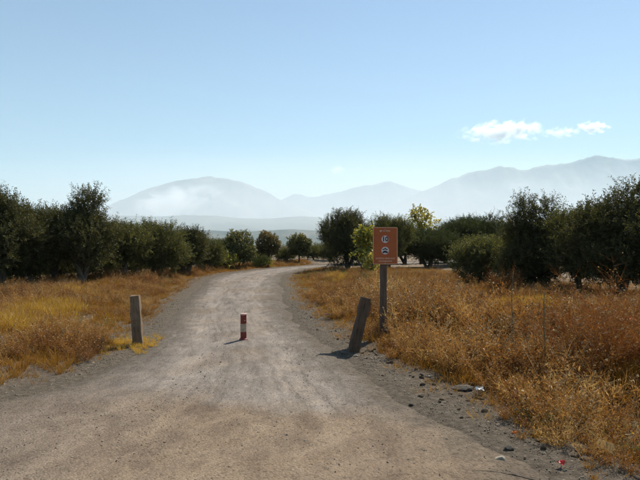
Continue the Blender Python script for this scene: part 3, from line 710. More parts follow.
# yellowing broad-leaved shrub behind the sign and the yellow-topped tree
def broadleaf(name, label, cat, px, d, lobes, seed, leaf, ll, lw, dens=26, stems=3, r0=0.03, per=12, slen=0.4):
    x, y, z = at(px, None, d); t = thing(name, label, cat, (x, y, z - 0.02))
    obj('trunk', trunk_mesh('trunk', lobes, seed, stems, r0), M['bark2'], t)
    obj('crown', crown_mesh('crown', lobes, M[leaf], M['bark2'], seed, dens=dens, slen=slen, per=per, ll=ll, lw=lw, up=0.35, outw=0.6, shell=0.4), None, t)
    return t
broadleaf('yellowing_shrub', 'yellow-green broad-leaved shrub showing left of the brown sign', 'shrub', 366, 25.4,
          [(-0.05, 0, 1.55, .42, .4, .35), (0.25, 0, 1.75, .35, .35, .25), (-0.2, 0, 1.15, .3, .3, .35), (0.1, 0, 1.0, .35, .35, .4)], 61, 'yellow_green', 0.16, 0.12)
broadleaf('yellow_shrub', 'low bright yellow shrub at the lower left corner of the sign', 'shrub', 373, 24.4,
          [(0, 0, 0.55, .3, .3, .3), (0.15, 0, 0.85, .22, .22, .22), (-0.1, 0, 0.35, .3, .3, .2)], 62, 'yellow_leaf', 0.13, 0.10)
broadleaf('yellow_tree', 'slender yellow-leaved tree top above the dark trees', 'tree', 421, 37.0,
          [(0, 0, 3.1, .55, .5, .5), (-0.25, 0, 3.4, .35, .35, .3), (0.35, 0, 2.75, .5, .4, .35), (0.75, 0, 2.55, .35, .35, .3), (-0.3, 0, 2.5, .4, .4, .4), (0.1, 0, 2.1, .5, .4, .4)], 63, 'yellow_leaf', 0.15, 0.10, dens=17, r0=0.06)

# --- second rows, seen dark between and beneath the front trees (copies of the front trees)
BL = 'back row of the left grove'; BR = 'back row of the right grove'
for k, (px, d, s, r, lab) in enumerate((
        (14, 23, 0.92, 2.2, 'back-row olive between the cut-off olive and the dark rounded one'),
        (40, 25, 0.95, 4.0, 'back-row olive just right of the dark rounded olive'),
        (66, 27, 0.86, 0.4, 'back-row olive directly behind the slanting many-stemmed olive'),
        (101, 26, 0.8, 5.1, 'back-row olive between the tallest left olive and the bent-trunk olive'),
        (138, 28.5, 0.76, 1.7, 'back-row olive between the bent-trunk olive and the broad low one'),
        (172, 31, 0.72, 0.2, 'back-row olive between the broad low olive and the dark upright one'))):
    copy_tree((tA, tB, PROTO[22], PROTO[26])[k % 4], lab, px, d, (s * 1.1, s * 1.1, s * (0.78 if k % 4 == 0 else 1.0)), r, BL)
for k, (px, d, s, r, lab) in enumerate(((197, 34, 0.8, 1.0, 'far olive behind the lowest left olive'), (222, 37, 0.72, 2.5, 'far olive just left of the largest clipped tree'))):
    copy_tree(PROTO[27], lab, px, d, (s * 1.2, s * 1.2, s), r, 'far olives behind the clipped trees')
for k, (px, d, s, r, lab) in enumerate((
        (405, 37, 0.95, 0.7, 'back-row tree in the gap just right of the sign'),
        (372, 37, 0.95, 2.7, 'back-row tree behind the yellow-green shrub and the sign'),
        (446, 39, 0.95, 2.0, 'back-row tree between the yellow-topped tree and the broad flat-topped one'),
        (505, 36, 0.9, 4.1, 'back-row tree between the broad flat-topped tree and the two-tufted olive'),
        (552, 34, 0.85, 0.3, 'back-row tree seen through the gap right of the two-tufted olive'),
        (590, 29, 0.78, 3.3, 'back-row tree behind the paler drooping olive'),
        (632, 25, 0.85, 2.4, 'back-row tree behind the largest olive at the right edge'))):
    copy_tree((PROTO[52], PROTO[53], PROTO[26])[k % 3], lab, px, d, (s * 1.2, s * 1.2, s), r, BR)

# bushes filling the hedge line beyond the bend
HG = 'hedge bushes beyond the bend'
b0 = tree('hedge_bush', 'yellow-green bush at the foot of the largest clipped tree', 'bush', 222, 30.0, 0.85, 1.5, 0.0, 71, leaf='yellow_green', group=HG, plumes=1, n=6, stems=4, r0=0.025, ll=0.09, lw=0.05, per=12, dens=60)
b1 = tree('hedge_bush', 'grey-green bush between the first two clipped trees', 'bush', 256, 34.5, 0.95, 1.9, 0.0, 72, leaf='olive_pale', group=HG, plumes=1, n=6, stems=4, r0=0.025, dens=70)
copy_tree(b0, 'low yellowish bush at the foot of the middle clipped tree', 262, 32.4, (.7, .7, .75), 1.0, HG)
copy_tree(b1, 'grey-green bush between the last two clipped trees', 285, 38, (1.05, 1.0, 1.15), 2.0, HG)
copy_tree(b1, 'grey-green bush right of the farthest clipped ball tree', 314, 42, (1.2, 1.1, 1.3), 4.0, HG)
copy_tree(b1, 'grey-green bush where the track vanishes behind the tall olive', 330, 40.5, (1.0, 1.0, 1.6), 1.1, HG)
for k, (px, d, lab) in enumerate(((12, 24, 'low scrub beneath the cut-off olive at the left edge'), (45, 27, 'low scrub between the dark rounded and the slanting left olives'), (70, 26, 'low scrub showing under the tallest left olive'),
                                  (26, 21, 'dark scrub at the foot of the dark rounded olive'), (60, 22, 'dark scrub at the foot of the slanting many-stemmed olive'), (98, 22.5, 'dark scrub between the tallest olive and the bent-trunk olive'), (134, 24.5, 'dark scrub at the foot of the broad low olive'), (-8, 19, 'dark scrub at the very left edge of the photo'),
                                  (108, 27, 'low scrub behind the bent bare trunk'), (142, 29, 'low scrub left of the broad low olive'), (176, 31, 'low scrub left of the dark upright olive'))):
    copy_tree(b1, lab, px, d, (1.0, 0.8, 0.85 + .14 * (k % 3)), k * 1.3, 'scrub beneath the left olives')
copy_tree(b1, 'low scrubby bush on the verge left of the largest clipped tree', 204, 29.2, (0.6, 0.6, 0.7), 3.1, HG)

# ------------------------------------------------------------------ wooden posts, bollard, sign
def box_loft(rings, n_extra=0):
    """stack of horizontal 4-gon rings -> closed mesh data"""
    V = np.vstack(rings); k = len(rings); Q = []
    for i in range(k - 1):
        for j in range(4):
            a, b = i * 4 + j, i * 4 + (j + 1) % 4; Q.append((a, b, b + 4, a + 4))
    Q += [(3, 2, 1, 0), tuple((k - 1) * 4 + j for j in range(4))]
    return V, np.array(Q)

def weathered_beam(name, w, d, h, seed, taper=0.95, bev=0.012, wob=0.004, below=0.2):
    rng = np.random.default_rng(seed); bm = bmesh.new(); rings = []
    for z in np.linspace(-below, h, 12):
        s = 1 - (1 - taper) * max(z, 0) / h
        rings.append([bm.verts.new((sx * w / 2 * s + rng.normal(0, wob), sy * d / 2 * s + rng.normal(0, wob), z + (rng.normal(0, 0.006) if z == h else 0))) for sx, sy in ((-1, -1), (1, -1), (1, 1), (-1, 1))])
    for a, b in zip(rings[:-1], rings[1:]):
        for j in range(4): bm.faces.new((a[j], a[(j + 1) % 4], b[(j + 1) % 4], b[j]))
    bm.faces.new(rings[0][::-1]); bm.faces.new(rings[-1])
    bmesh.ops.bevel(bm, geom=[e for e in bm.edges if e.calc_face_angle(0) > 0.8], offset=bev, segments=2, affect='EDGES', profile=0.6)
    return bm_mesh(name, bm)

x, y, z = at(138.5, 345)
post = obj('wooden_post', weathered_beam('wooden_post', 0.145, 0.13, 0.79, 3), M['wood'], loc=(x, y, z - 0.03))
post.rotation_euler = (0.02, math.radians(-3.6), math.radians(5))
tag(post, 'upright grey-brown wooden post on the left edge of the track', 'post')

x, y, z = at(353.5, 351)
lp = thing('wooden_post', 'leaning dark wooden post with a split side, near the sign', 'post', (x, y, z))
pb = obj('beam', weathered_beam('beam', 0.138, 0.13, 0.79, 4, 0.97, 0.014, 0.005), M['wood_dark'], lp)
bm = bmesh.new(); prof = [(0.0, 0.50), (0.028, 0.54), (0.034, 0.64), (0.026, 0.72), (0.0, 0.74)]
va = [bm.verts.new((0.0675 + a, -0.035, b)) for a, b in prof]; vb = [bm.verts.new((0.0675 + a * 0.8, 0.045, b - 0.02)) for a, b in prof]
bm.faces.new(va[::-1]); bm.faces.new(vb)
for j in range(5): bm.faces.new((va[j], va[(j + 1) % 5], vb[(j + 1) % 5], vb[j]))
sl = obj('splinter', bm_mesh('splinter', bm), M['wood_red'], lp); tag(sl, 'reddish split-off sliver on the post side')
lp.rotation_euler = (math.radians(-3), math.radians(14.5), math.radians(10))

# red and white bollard
x, y, z = at(243.5, 341.5)
z = 0.02
bo = thing('bollard', 'short red bollard with a white band in mid-track', 'bollard', (x, y, z))
def ring_mesh(name, prof, seg=28):
    V = []; n = len(prof)
    th = np.linspace(0, 2 * math.pi, seg, endpoint=False)
    for r, zz in prof: V.append(np.stack([r * np.cos(th), r * np.sin(th), np.full(seg, zz)], -1))
    Q = []
    for i_ in range(n - 1):
        for j in range(seg): k = (j + 1) % seg; Q.append((i_ * seg + j, i_ * seg + k, (i_ + 1) * seg + k, (i_ + 1) * seg + j))
    return mesh_np(name, np.vstack(V), [np.array(Q)], smooth=False)
obj('shaft', ring_mesh('shaft', [(0.0, -0.05), (0.048, -0.05), (0.048, 0.405), (0.044, 0.411), (0.0, 0.411)]), M['bol_red'], bo)
obj('reflective_band', ring_mesh('reflective_band', [(0.0485, 0.135), (0.0502, 0.137), (0.0502, 0.262), (0.0485, 0.264)]), M['bol_white'], bo)
obj('cap', ring_mesh('cap', [(0.0495, 0.400), (0.0505, 0.404), (0.0505, 0.416), (0.046, 0.422), (0.0, 0.424)]), M['bol_top_lit'], bo)
obj('base_collar', ring_mesh('base_collar', [(0.068, -0.04), (0.066, 0.022), (0.056, 0.032), (0.0485, 0.034)]), M['bol_red'], bo)
rf = obj('reflector', ring_mesh('reflector', [(0.011, 0.0), (0.011, 0.004), (0.0, 0.005)], 16), M['bol_white'], bo)
rf.location = (0.026, -0.0425, 0.315); rf.rotation_euler = (math.radians(90), 0, math.radians(31))

# sign
x, y, z = at(384, 338.5)
sg = thing('information_sign', 'terracotta sign board on a dark post right of the track', 'sign', (x, y, z))
SW, SH = 24.6 / FPX * y, 37.0 / FPX * y
ZC = hgt(245.7, y) - z
pst = obj('post', weathered_beam('post', 0.105, 0.09, ZC + SH / 2 - 0.06, 8, 1.0, 0.01, 0.0015, 0.3), M['sign_post'], sg, (-0.012, 0, 0))
def rrect(w, h, r, seg=6):
    pts = []
    for cx, cz, a0 in ((w / 2 - r, h / 2 - r, 0), (-w / 2 + r, h / 2 - r, 90), (-w / 2 + r, -h / 2 + r, 180), (w / 2 - r, -h / 2 + r, 270)):
        for k in range(seg + 1):
            a = math.radians(a0 + 90 * k / seg); pts.append((cx + r * math.cos(a), cz + r * math.sin(a)))
    return pts
def slab(name, pts, y0, y1, holes=None):
    """plate in the x-z plane from y0 (front) to y1 (back); with an inner outline it is a frame"""
    bm = bmesh.new(); f = [bm.verts.new((a, y0, b)) for a, b in pts]; g = [bm.verts.new((a, y1, b)) for a, b in pts]; n = len(pts)
    for j in range(n): bm.faces.new((f[j], g[j], g[(j + 1) % n], f[(j + 1) % n]))
    if holes is None:
        bm.faces.new(f); bm.faces.new(g[::-1])
    else:
        fi = [bm.verts.new((a, y0, b)) for a, b in holes]; gi = [bm.verts.new((a, y1, b)) for a, b in holes]
        for j in range(n):
            k = (j + 1) % n
            bm.faces.new((f[j], f[k], fi[k], fi[j])); bm.faces.new((g[k], g[j], gi[j], gi[k])); bm.faces.new((fi[j], fi[k], gi[k], gi[j]))
    bmesh.ops.recalc_face_normals(bm, faces=bm.faces[:])
    return bm_mesh(name, bm)
YF = -0.075
panel = obj('panel', slab('panel', rrect(SW, SH, 0.018), YF, YF + 0.018), M['sign_red'], sg, (0.012, 0, ZC))
obj('border', slab('border', rrect(SW - 0.006, SH - 0.006, 0.016), YF - 0.003, YF - 0.0005, rrect(SW - 0.026, SH - 0.026, 0.010)), M['sign_border'], panel)
for zz in (0.2, -0.2):
    obj('clamp', slab('clamp', rrect(0.16, 0.035, 0.006), YF + 0.0185, YF + 0.03), M['metal'], sg, (0, 0, ZC + zz))
def disc(r, seg=40): return [(r * math.cos(2 * math.pi * k / seg), r * math.sin(2 * math.pi * k / seg)) for k in range(seg)]
def text_mesh(name, s, size, yoff, bold=0.0):
    cu = bpy.data.curves.new(name, 'FONT'); cu.body = s; cu.size = size; cu.align_x = 'CENTER'; cu.align_y = 'CENTER'; cu.extrude = 0.0006; cu.offset = bold
    o = bpy.data.objects.new(name, cu); COL.objects.link(o)
    bpy.context.view_layer.update(); dg = bpy.context.evaluated_depsgraph_get()
    me = bpy.data.meshes.new_from_object(o.evaluated_get(dg)); bpy.data.objects.remove(o); bpy.data.curves.remove(cu)
    me.transform(Matrix.Rotation(math.radians(90), 4, 'X')); me.transform(Matrix.Translation((0, yoff, 0))); me.materials.clear()
    me.name = name
    return me
DR = 0.071
dz1, dz2 = 0.105, -0.078
d1 = obj('speed_disc', slab('speed_disc', disc(DR), YF - 0.003, YF - 0.0004), M['sign_white'], sg, (0.010, 0, ZC + dz1)); tag(d1, 'white speed limit disc reading 10')
obj('ring', slab('ring', disc(DR + 0.001), YF - 0.0045, YF - 0.0031, disc(DR - 0.012)), M['sign_ring'], d1)
obj('numeral', text_mesh('numeral', '10', 0.105, YF - 0.0045, 0.0035), M['sign_black'], d1)
d2 = obj('vehicle_disc', slab('vehicle_disc', disc(DR), YF - 0.003, YF - 0.0004), M['sign_white'], sg, (0.010, 0, ZC + dz2)); tag(d2, 'white no motor vehicles disc with ring')
obj('ring', slab('ring', disc(DR + 0.001), YF - 0.0045, YF - 0.0031, disc(DR - 0.010)), M['sign_ring'], d2)
car = [(-0.045, -0.034), (-0.038, -0.034), (-0.034, -0.042), (-0.022, -0.042), (-0.018, -0.034), (0.018, -0.034), (0.022, -0.042), (0.034, -0.042), (0.038, -0.034), (0.045, -0.034),
       (0.045, -0.018), (0.030, -0.014), (0.020, -0.001), (-0.018, -0.001), (-0.030, -0.014), (-0.045, -0.018)]
obj('car_symbol', slab('car_symbol', car, YF - 0.0045, YF - 0.0031), M['sign_black'], d2)
mc = [(-0.042, 0.010), (-0.024, 0.010), (-0.016, 0.018), (0.012, 0.018), (0.020, 0.010), (0.040, 0.010), (0.040, 0.022), (0.030, 0.030), (0.014, 0.030), (0.006, 0.044), (-0.006, 0.044), (-0.010, 0.030), (-0.032, 0.028), (-0.042, 0.022)]
obj('motorcycle_symbol', slab('motorcycle_symbol', mc, YF - 0.0045, YF - 0.0031), M['sign_black'], d2)
for s_, zz, sz, xx in (('EXCEPTO VEHICULOS', -0.205, 0.031, 0.012), ('AUTORIZADOS', -0.250, 0.031, 0.012), ('VIA VERDE', 0.238, 0.026, 0.030)):
    obj('lettering', text_mesh('lettering', s_, sz, YF - 0.0015, 0.0009), M['sign_text'], sg, (xx, 0, ZC + zz))
for bx, bz in ((0.0, 0.262), (0.0, -0.278)):
    bl = obj('bolt', ring_mesh('bolt', [(0.008, 0.0), (0.008, 0.003), (0.005, 0.006), (0.0, 0.006)], 12), M['metal'], sg); bl.location = (0.012 + bx, YF - 0.0005, ZC + bz); bl.rotation_euler = (math.radians(90), 0, 0)
em = [(-0.022, 0.0), (-0.008, 0.016), (0.004, 0.006), (0.012, 0.018), (0.022, 0.004), (0.004, -0.018)]
obj('emblem', slab('emblem', em, YF - 0.003, YF - 0.0004), M['sign_text'], sg, (-0.062, 0, ZC + 0.238))

# ------------------------------------------------------------------ stones, litter, stalks
def rock_mesh(name, seed, sub=2, flat=0.6, sharp=0.3):
    rng = np.random.default_rng(seed); bm = bmesh.new(); bmesh.ops.create_icosphere(bm, subdivisions=sub, radius=1.0)
    pl = [(nrm(rng.normal(size=3)), rng.uniform(0.45, 0.85)) for _ in range(9)]
    for v in bm.verts:
        c = np.array(v.co)
        for n_, d_ in pl:
            s = c @ n_
            if s > d_: c = c - n_ * (s - d_) * (1 - sharp * 0.2)
        c = c * (1 + rng.normal(0, 0.03)); c[2] *= flat; v.co = c
    return bm_mesh(name, bm)

def stone(px, py, size, seed, label, mat='stone', flat=0.6, name='stone', sub=2, rot=0, sc=(1, 1, 1)):
    x, y, z = at(px, py)
    z = max(z, 0.0 if road_sd(np.array([x]), np.array([y]))[0][0] < 0 else z)
    o = obj(name, rock_mesh(name, seed, sub, flat), M[mat], loc=(x, y, z + size * flat * 0.35))
    o.scale = tuple(size * s for s in sc); o.rotation_euler = (0, 0, rot)
    return tag(o, label, 'stone', 'loose stones beside the track')
stone(499, 461, 0.052, 101, 'pale squarish stone at the gravel edge in front of the weeds', rot=.3, flat=.62, sc=(1.1, .8, 1))
stone(509, 449, 0.045, 102, 'dark lump of stone just behind the pale squarish stone', 'stone_dark', flat=.5)
stone(446, 452, 0.026, 103, 'small pale stone left of the pale squarish stone')
stone(429, 378, 0.035, 104, 'small whitish stone in the gravel below the leaning post', sc=(1.3, .8, 1))
stone(463, 391, 0.10, 105, 'flat dark clod by the white litter scrap', 'stone_dark', flat=.35, sc=(1.4, 1, 1))
stone(346, 354, 0.06, 106, 'dark broken lump at the left foot of the leaning post', 'stone_dark', flat=.5, sc=(1.2, .8, 1))
stone(362, 353, 0.055, 107, 'dark broken lump at the right foot of the leaning post', 'stone_dark', flat=.5)
stone(356, 357, 0.032, 108, 'pale chip of stone in front of the leaning post', flat=.4, sc=(1.4, .8, 1))
stone(632, 430, 0.20, 109, 'large dark stone in the ditch at the right edge', 'stone_dark', flat=.6)
stone(92, 452, 0.03, 110, 'small white stone on the dark gravel at lower left', flat=.5, sc=(1.4, .8, 1))
stone(211, 445, 0.026, 111, 'small dark stone in the brown dust in the foreground', 'stone_dark', flat=.6)
stone(198, 454, 0.024, 112, 'nearest small dark stone in the brown dust', 'stone_dark', flat=.6)
stone(341, 426, 0.018, 113, 'tiny dark stone right of centre on the pale track', 'stone_dark', flat=.6)
stone(411, 405, 0.035, 114, 'brown stone on the gravel shoulder before the weeds', 'stone_dark', flat=.55)

# tan slab lying tilted in the weeds at the lower right
x, y, z = at(618, 458)
bm = bmesh.new(); rng = np.random.default_rng(77)
out_ = [(-0.15, -0.05), (0.05, -0.075), (0.15, -0.055), (0.155, 0.04), (0.04, 0.075), (-0.14, 0.06)]
a_ = [bm.verts.new((p, 0.0, q)) for p, q in out_]; b_ = [bm.verts.new((p * .97, 0.045, q * .97 + 0.005)) for p, q in out_]
bm.faces.new(a_); bm.faces.new(b_[::-1])
for j in range(6): bm.faces.new((a_[j], b_[j], b_[(j + 1) % 6], a_[(j + 1) % 6]))
bmesh.ops.recalc_face_normals(bm, faces=bm.faces[:]); bmesh.ops.bevel(bm, geom=bm.edges[:], offset=0.008, segments=2, affect='EDGES')
o = obj('clay_slab', bm_mesh('clay_slab', bm), M['clay'], loc=(x + .03, y + 0.12, z + 0.03)); o.rotation_euler = (math.radians(-50), math.radians(20), math.radians(-14))
o.scale = (.8, .8, .75)
tag(o, 'smooth tan slab half buried in weeds at the lower right', 'slab')

def scrap(name, px, py, w, l, seed, mat, label, lift=0.02):
    x, y, z = at(px, py); rng = np.random.default_rng(seed); n = 7
    u, v = np.meshgrid(np.linspace(-.5, .5, n), np.linspace(-.5, .5, n))
    X = u * w * (1 + 0.25 * noise2(u, v, 5, 2, seed % 5)); Y = v * l * (1 + 0.25 * noise2(v, u, 6, 2, 1)); Z = 0.3 * min(w, l) * (0.6 + noise2(u, v, 6, 2, seed % 7))
    i = np.arange(n - 1)[:, None] * n + np.arange(n - 1)[None, :]; F = np.stack([i, i + 1, i + 1 + n, i + n], -1).reshape(-1, 4)
    V = np.stack([X, Y, Z], -1).reshape(-1, 3)
    me = mesh_np(name, np.vstack([V, V - [0, 0, 0.0015]]), [np.vstack([F, F[:, ::-1] + n * n])])
    o = obj(name, me, M[mat], loc=(x, y, z + lift)); o.rotation_euler = (0.25, 0, rng.uniform(-.6, .6))
    return tag(o, label, 'litter', 'litter along the verge')
scrap('paper_scrap', 480, 395, 0.075, 0.06, 81, 'paper', 'crumpled white paper scrap at the edge of the weeds', 0.045)
scrap('plastic_scrap', 561, 467, 0.06, 0.035, 82, 'red_plastic', 'bright red plastic scrap at the gravel edge, lower right', 0.025)
scrap('orange_scrap', 514, 437, 0.045, 0.03, 83, 'orange_scrap', 'rust-orange scrap in the weeds above the pale stone', 0.03)
scrap('rag_scrap', 632, 364, 0.10, 0.08, 84, 'orange_scrap', 'orange scrap caught by the tall dry shrubs', 0.5)

def stalk(px, py, top, seed, label, r=0.008, lean=0.02):
    x, y, z = at(px, py); h = hgt(top, y) - z; rng = np.random.default_rng(seed); tt = np.linspace(0, 1, 9)[:, None]
    t = thing('dead_stalk', label, 'stalk', (x, y, z), 'tall thin stalks in the weeds')
    p = np.hstack([-lean * tt ** 1.5 * h + 0.008 * np.sin(tt * 7), 0.01 * np.sin(tt * 5), tt * h - 0.03 * (1 - tt)])
    obj('stem', (lambda m: (m.add(*tube(p, r * (1 - 0.6 * tt[:, 0]), 6)), m.mesh('stem', True))[1])(MB()), M['stalk'], t)
    for k in range(5):
        s = p[3 + k]; u = nrm(np.array([rng.normal(), rng.normal(), 1.6])); q = s + np.linspace(0, 1, 4)[:, None] * u * rng.uniform(.05, .11)
        m = MB(); m.add(*tube(q, [0.003, 0.0025, 0.002, 0.004], 5)); obj('twig', m.mesh('twig', True), M['stalk'], t)
stalk(546, 388, 291, 1, 'tall thin grey stalk standing before the tall dry shrubs', 0.009, 0.03)
stalk(512, 352, 272, 2, 'thin green stalk rising from the weeds left of the grey one', 0.008, -0.01)

# ------------------------------------------------------------------ dry vegetation
def ribbon(P0, D, L, w, bend, rng, seg=3):
    n = len(P0); tt = np.linspace(0, 1, seg + 1); W = nrm(np.cross(D, rng.normal(size=(n, 3))))
    V = []
    for t_ in tt:
        c = P0 + D * (L * t_)[:, None] + bend * ((L * t_) ** 2)[:, None]; ww = (w * (1 - 0.8 * t_))[:, None] * W
        V += [c - ww, c + ww]
    V = np.stack(V, 1); m = 2 * (seg + 1); base = (np.arange(n) * m)[:, None, None]
    q = np.array([[2 * s, 2 * s + 1, 2 * s + 3, 2 * s + 2] for s in range(seg)])[None]
    return V.reshape(-1, 3), (base + q).reshape(-1, 4), m

def heads(P, size, rng, k=3):
    n = len(P); V = []
    P = np.repeat(P, k, 0); s = np.repeat(size, k)[:, None]; a = nrm(rng.normal(size=(n * k, 3))); b = nrm(np.cross(a, rng.normal(size=(n * k, 3))))
    V = np.stack([P - a * s - b * s * .2, P + b * s * .8, P + a * s, P - b * s], 1); return V.reshape(-1, 3), np.arange(n * k * 4).reshape(-1, 4)

def weed_mesh(name, seed, H=0.45, stems=7, br=7, spread=0.5, hsize=0.0105, mat='dry_weed', head='seed_head', leaf_n=10, headp=0.36, w=0.0022):
    rng = np.random.default_rng(seed)
    a = rng.uniform(0, 6.28, stems); D = nrm(np.stack([np.cos(a) * spread, np.sin(a) * spread, np.ones(stems)], -1) * rng.uniform(.6, 1, (stems, 1)) + rng.normal(0, .12, (stems, 3)))
    P = np.stack([np.cos(a), np.sin(a), np.zeros(stems)], -1) * rng.uniform(0, .05, (stems, 1)); L = H * rng.uniform(.6, 1.1, stems)
    bend = rng.normal(0, .25, (stems, 3)); parts = []; tones = []
    V, F, m = ribbon(P, D, L, np.full(stems, w * 1.5), bend, rng, 4); parts.append((V, F, 0)); tones.append(np.full(len(V), 0.35))
    n = stems * br; si = np.repeat(np.arange(stems), br); t_ = rng.uniform(.3, 1, n)
    p = P[si] + D[si] * (L[si] * t_)[:, None] + bend[si] * ((L[si] * t_) ** 2)[:, None]
    d = nrm(D[si] * .6 + rng.normal(0, .55, (n, 3)) + [0, 0, .3]); l = H * rng.uniform(.12, .34, n); b2 = rng.normal(0, .8, (n, 3))
    V, F, m = ribbon(p, d, l, np.full(n, w), b2, rng, 2); parts.append((V, F, 0)); tones.append(np.repeat(rng.uniform(.2, .8, n), m))
    tip = p + d * l[:, None] + b2 * (l ** 2)[:, None]; k = rng.random(n) < headp
    if k.any():
        V, F = heads(tip[k], hsize * rng.uniform(.5, 1.5, k.sum()), rng); parts.append((V, F, 1)); tones.append(np.repeat(rng.uniform(0, 1, len(V) // 4), 4))
    nl = stems * leaf_n
    if nl:
        si = rng.integers(0, stems, nl); t_ = rng.uniform(.02, .95, nl)
        p = P[si] + D[si] * (L[si] * t_)[:, None] + bend[si] * ((L[si] * t_) ** 2)[:, None] + rng.normal(0, .03, (nl, 3)) * [1, 1, .3]
        d = nrm(rng.normal(0, 1, (nl, 3)) + [0, 0, .3]); V, F = leaf_quads(p, d, rng.uniform(.02, .055, nl), rng.uniform(.005, .012, nl), rng)
        parts.append((V, F, 0)); tones.append(np.repeat(rng.uniform(0, .9, nl), 4))
    off = 0; VV = []; FF = []; MI = []
    for V, F, mi in parts: VV.append(V); FF.append(F + off); MI.append(np.full(len(F), mi)); off += len(V)
    return mesh_np(name, np.vstack(VV), [np.vstack(FF)], attrs={'tone': np.concatenate(tones)}, mats=[M[mat], M[head]], mat_idx=np.concatenate(MI))

def grass_mesh(name, seed, H=0.3, n=50, spread=.6, r=.06, mat='dry_grass', w=.003):
    rng = np.random.default_rng(seed); a = rng.uniform(0, 6.28, n); rr = r * np.sqrt(rng.random(n))
    P = np.stack([np.cos(a) * rr, np.sin(a) * rr, np.full(n, -.01)], -1); D = nrm(np.stack([np.cos(a), np.sin(a), np.zeros(n)], -1) * rng.uniform(0, spread, (n, 1)) + [0, 0, 1] + rng.normal(0, .15, (n, 3)))
    L = H * rng.uniform(.4, 1.15, n); V, F, m = ribbon(P, D, L, np.full(n, w), np.stack([np.cos(a), np.sin(a), -np.ones(n) * .8], -1) * rng.uniform(0, 1.6, (n, 1)), rng, 3)
    return mesh_np(name, V, [F], attrs={'tone': np.repeat(rng.random(n), m)}, mats=[M[mat]])

def source(colname, meshes):
    c = bpy.data.collections.new(colname)
    for k, me in enumerate(meshes): c.objects.link(bpy.data.objects.new('%s_%02d' % (colname, k), me))
    return c

def scatter(name, label, pts, col, nvar, rng, smin, smax, tint, tilt=0.12, cat=None, zrot=True, scale=None, mat=None):
    n = len(pts); me = bpy.data.meshes.new(name); me.vertices.add(n); me.vertices.foreach_set("co", np.asarray(pts, np.float32).ravel())
    rot = np.stack([rng.normal(0, tilt, n), rng.normal(0, tilt, n), rng.uniform(0, 6.28, n)], -1).astype(np.float32)
    a = me.attributes.new("rot", 'FLOAT_VECTOR', 'POINT'); a.data.foreach_set("vector", rot.ravel())
    s = (rng.uniform(smin, smax, n) if scale is None else scale).astype(np.float32)
    a = me.attributes.new("scl", 'FLOAT', 'POINT'); a.data.foreach_set("value", s)
    a = me.attributes.new("pick", 'INT', 'POINT'); a.data.foreach_set("value", rng.integers(0, nvar, n).astype(np.int32))
    a = me.attributes.new("tint", 'FLOAT', 'POINT'); a.data.foreach_set("value", np.asarray(tint, np.float32))
    o = obj(name, me, mat)
    ng = bpy.data.node_groups.new(name, 'GeometryNodeTree')
    ng.interface.new_socket("Geometry", in_out='INPUT', socket_type='NodeSocketGeometry'); ng.interface.new_socket("Geometry", in_out='OUTPUT', socket_type='NodeSocketGeometry')
    gi = ng.nodes.new("NodeGroupInput"); go = ng.nodes.new("NodeGroupOutput"); ip = ng.nodes.new("GeometryNodeInstanceOnPoints")
    ci = ng.nodes.new("GeometryNodeCollectionInfo"); ci.inputs["Collection"].default_value = col; ci.inputs["Separate Children"].default_value = True; ci.inputs["Reset Children"].default_value = True
    ip.inputs["Pick Instance"].default_value = True
    def na(nm, ty):
        q = ng.nodes.new("GeometryNodeInputNamedAttribute"); q.data_type = ty; q.inputs["Name"].default_value = nm
        return [s_ for s_ in q.outputs if s_.enabled and s_.name == "Attribute"][0]
    L = ng.links.new
    L(gi.outputs[0], ip.inputs["Points"]); L(ci.outputs[0], ip.inputs["Instance"]); L(na("pick", 'INT'), ip.inputs["Instance Index"])
    L(na("rot", 'FLOAT_VECTOR'), ip.inputs["Rotation"]); L(na("scl", 'FLOAT'), ip.inputs["Scale"]); L(ip.outputs[0], go.inputs[0])
    md = o.modifiers.new("scatter", 'NODES'); md.node_group = ng
    return tag(o, label, cat, kind='stuff')

# zones of the verge: how far the weeds reach, by bearing from the camera (x / y)
A_ = np.array([-0.75, -.57, -.39, -.3, -.19, -.10, -.03, .0, .05, .2, .3, .41, .55, .8]); B_ = np.array([17, 17.8, 20.5, 23.5, 29.5, 35, 40, 30, 27.3, 26, 20.8, 18.2, 16, 15])
def cand(n, rng, ymax=40):
    y = np.sqrt(rng.uniform(2.2 ** 2, ymax ** 2, n)); x = rng.uniform(-0.68, 0.68, n) * y + rng.uniform(-1.2, 1.2, n)
    sd, lf = road_sd(x, y); lim = np.interp(x / y, A_, B_); return x, y, sd, lf, lim
def with_z(x, y, sd, lf): return np.stack([x, y, ground_h(x, y, sd, lf)], -1)

def yellow_patch(x, y):
    """where yellow-green low growth replaces the dry weeds"""
    m = np.zeros_like(x)
    for cx, cyy, rx, ry in ((-6.1, 11.6, 1.3, 1.3), (-5.3, 9.4, .6, .6), (-6.6, 14.5, .8, 1.0), (2.1, 13.2, .55, .7), (3.1, 9.7, .5, .6), (2.6, 10.6, .35, .5), (4.9, 12.5, .8, 1.2), (0.7, 21.5, .5, 1.8)):
        m = np.maximum(m, np.exp(-(((x - cx) / rx) ** 2 + ((y - cyy) / ry) ** 2)))
    return np.clip(m + 0.22 * noise2(x, y, 1.5, 3, 6) * (m > .05), 0, 1)

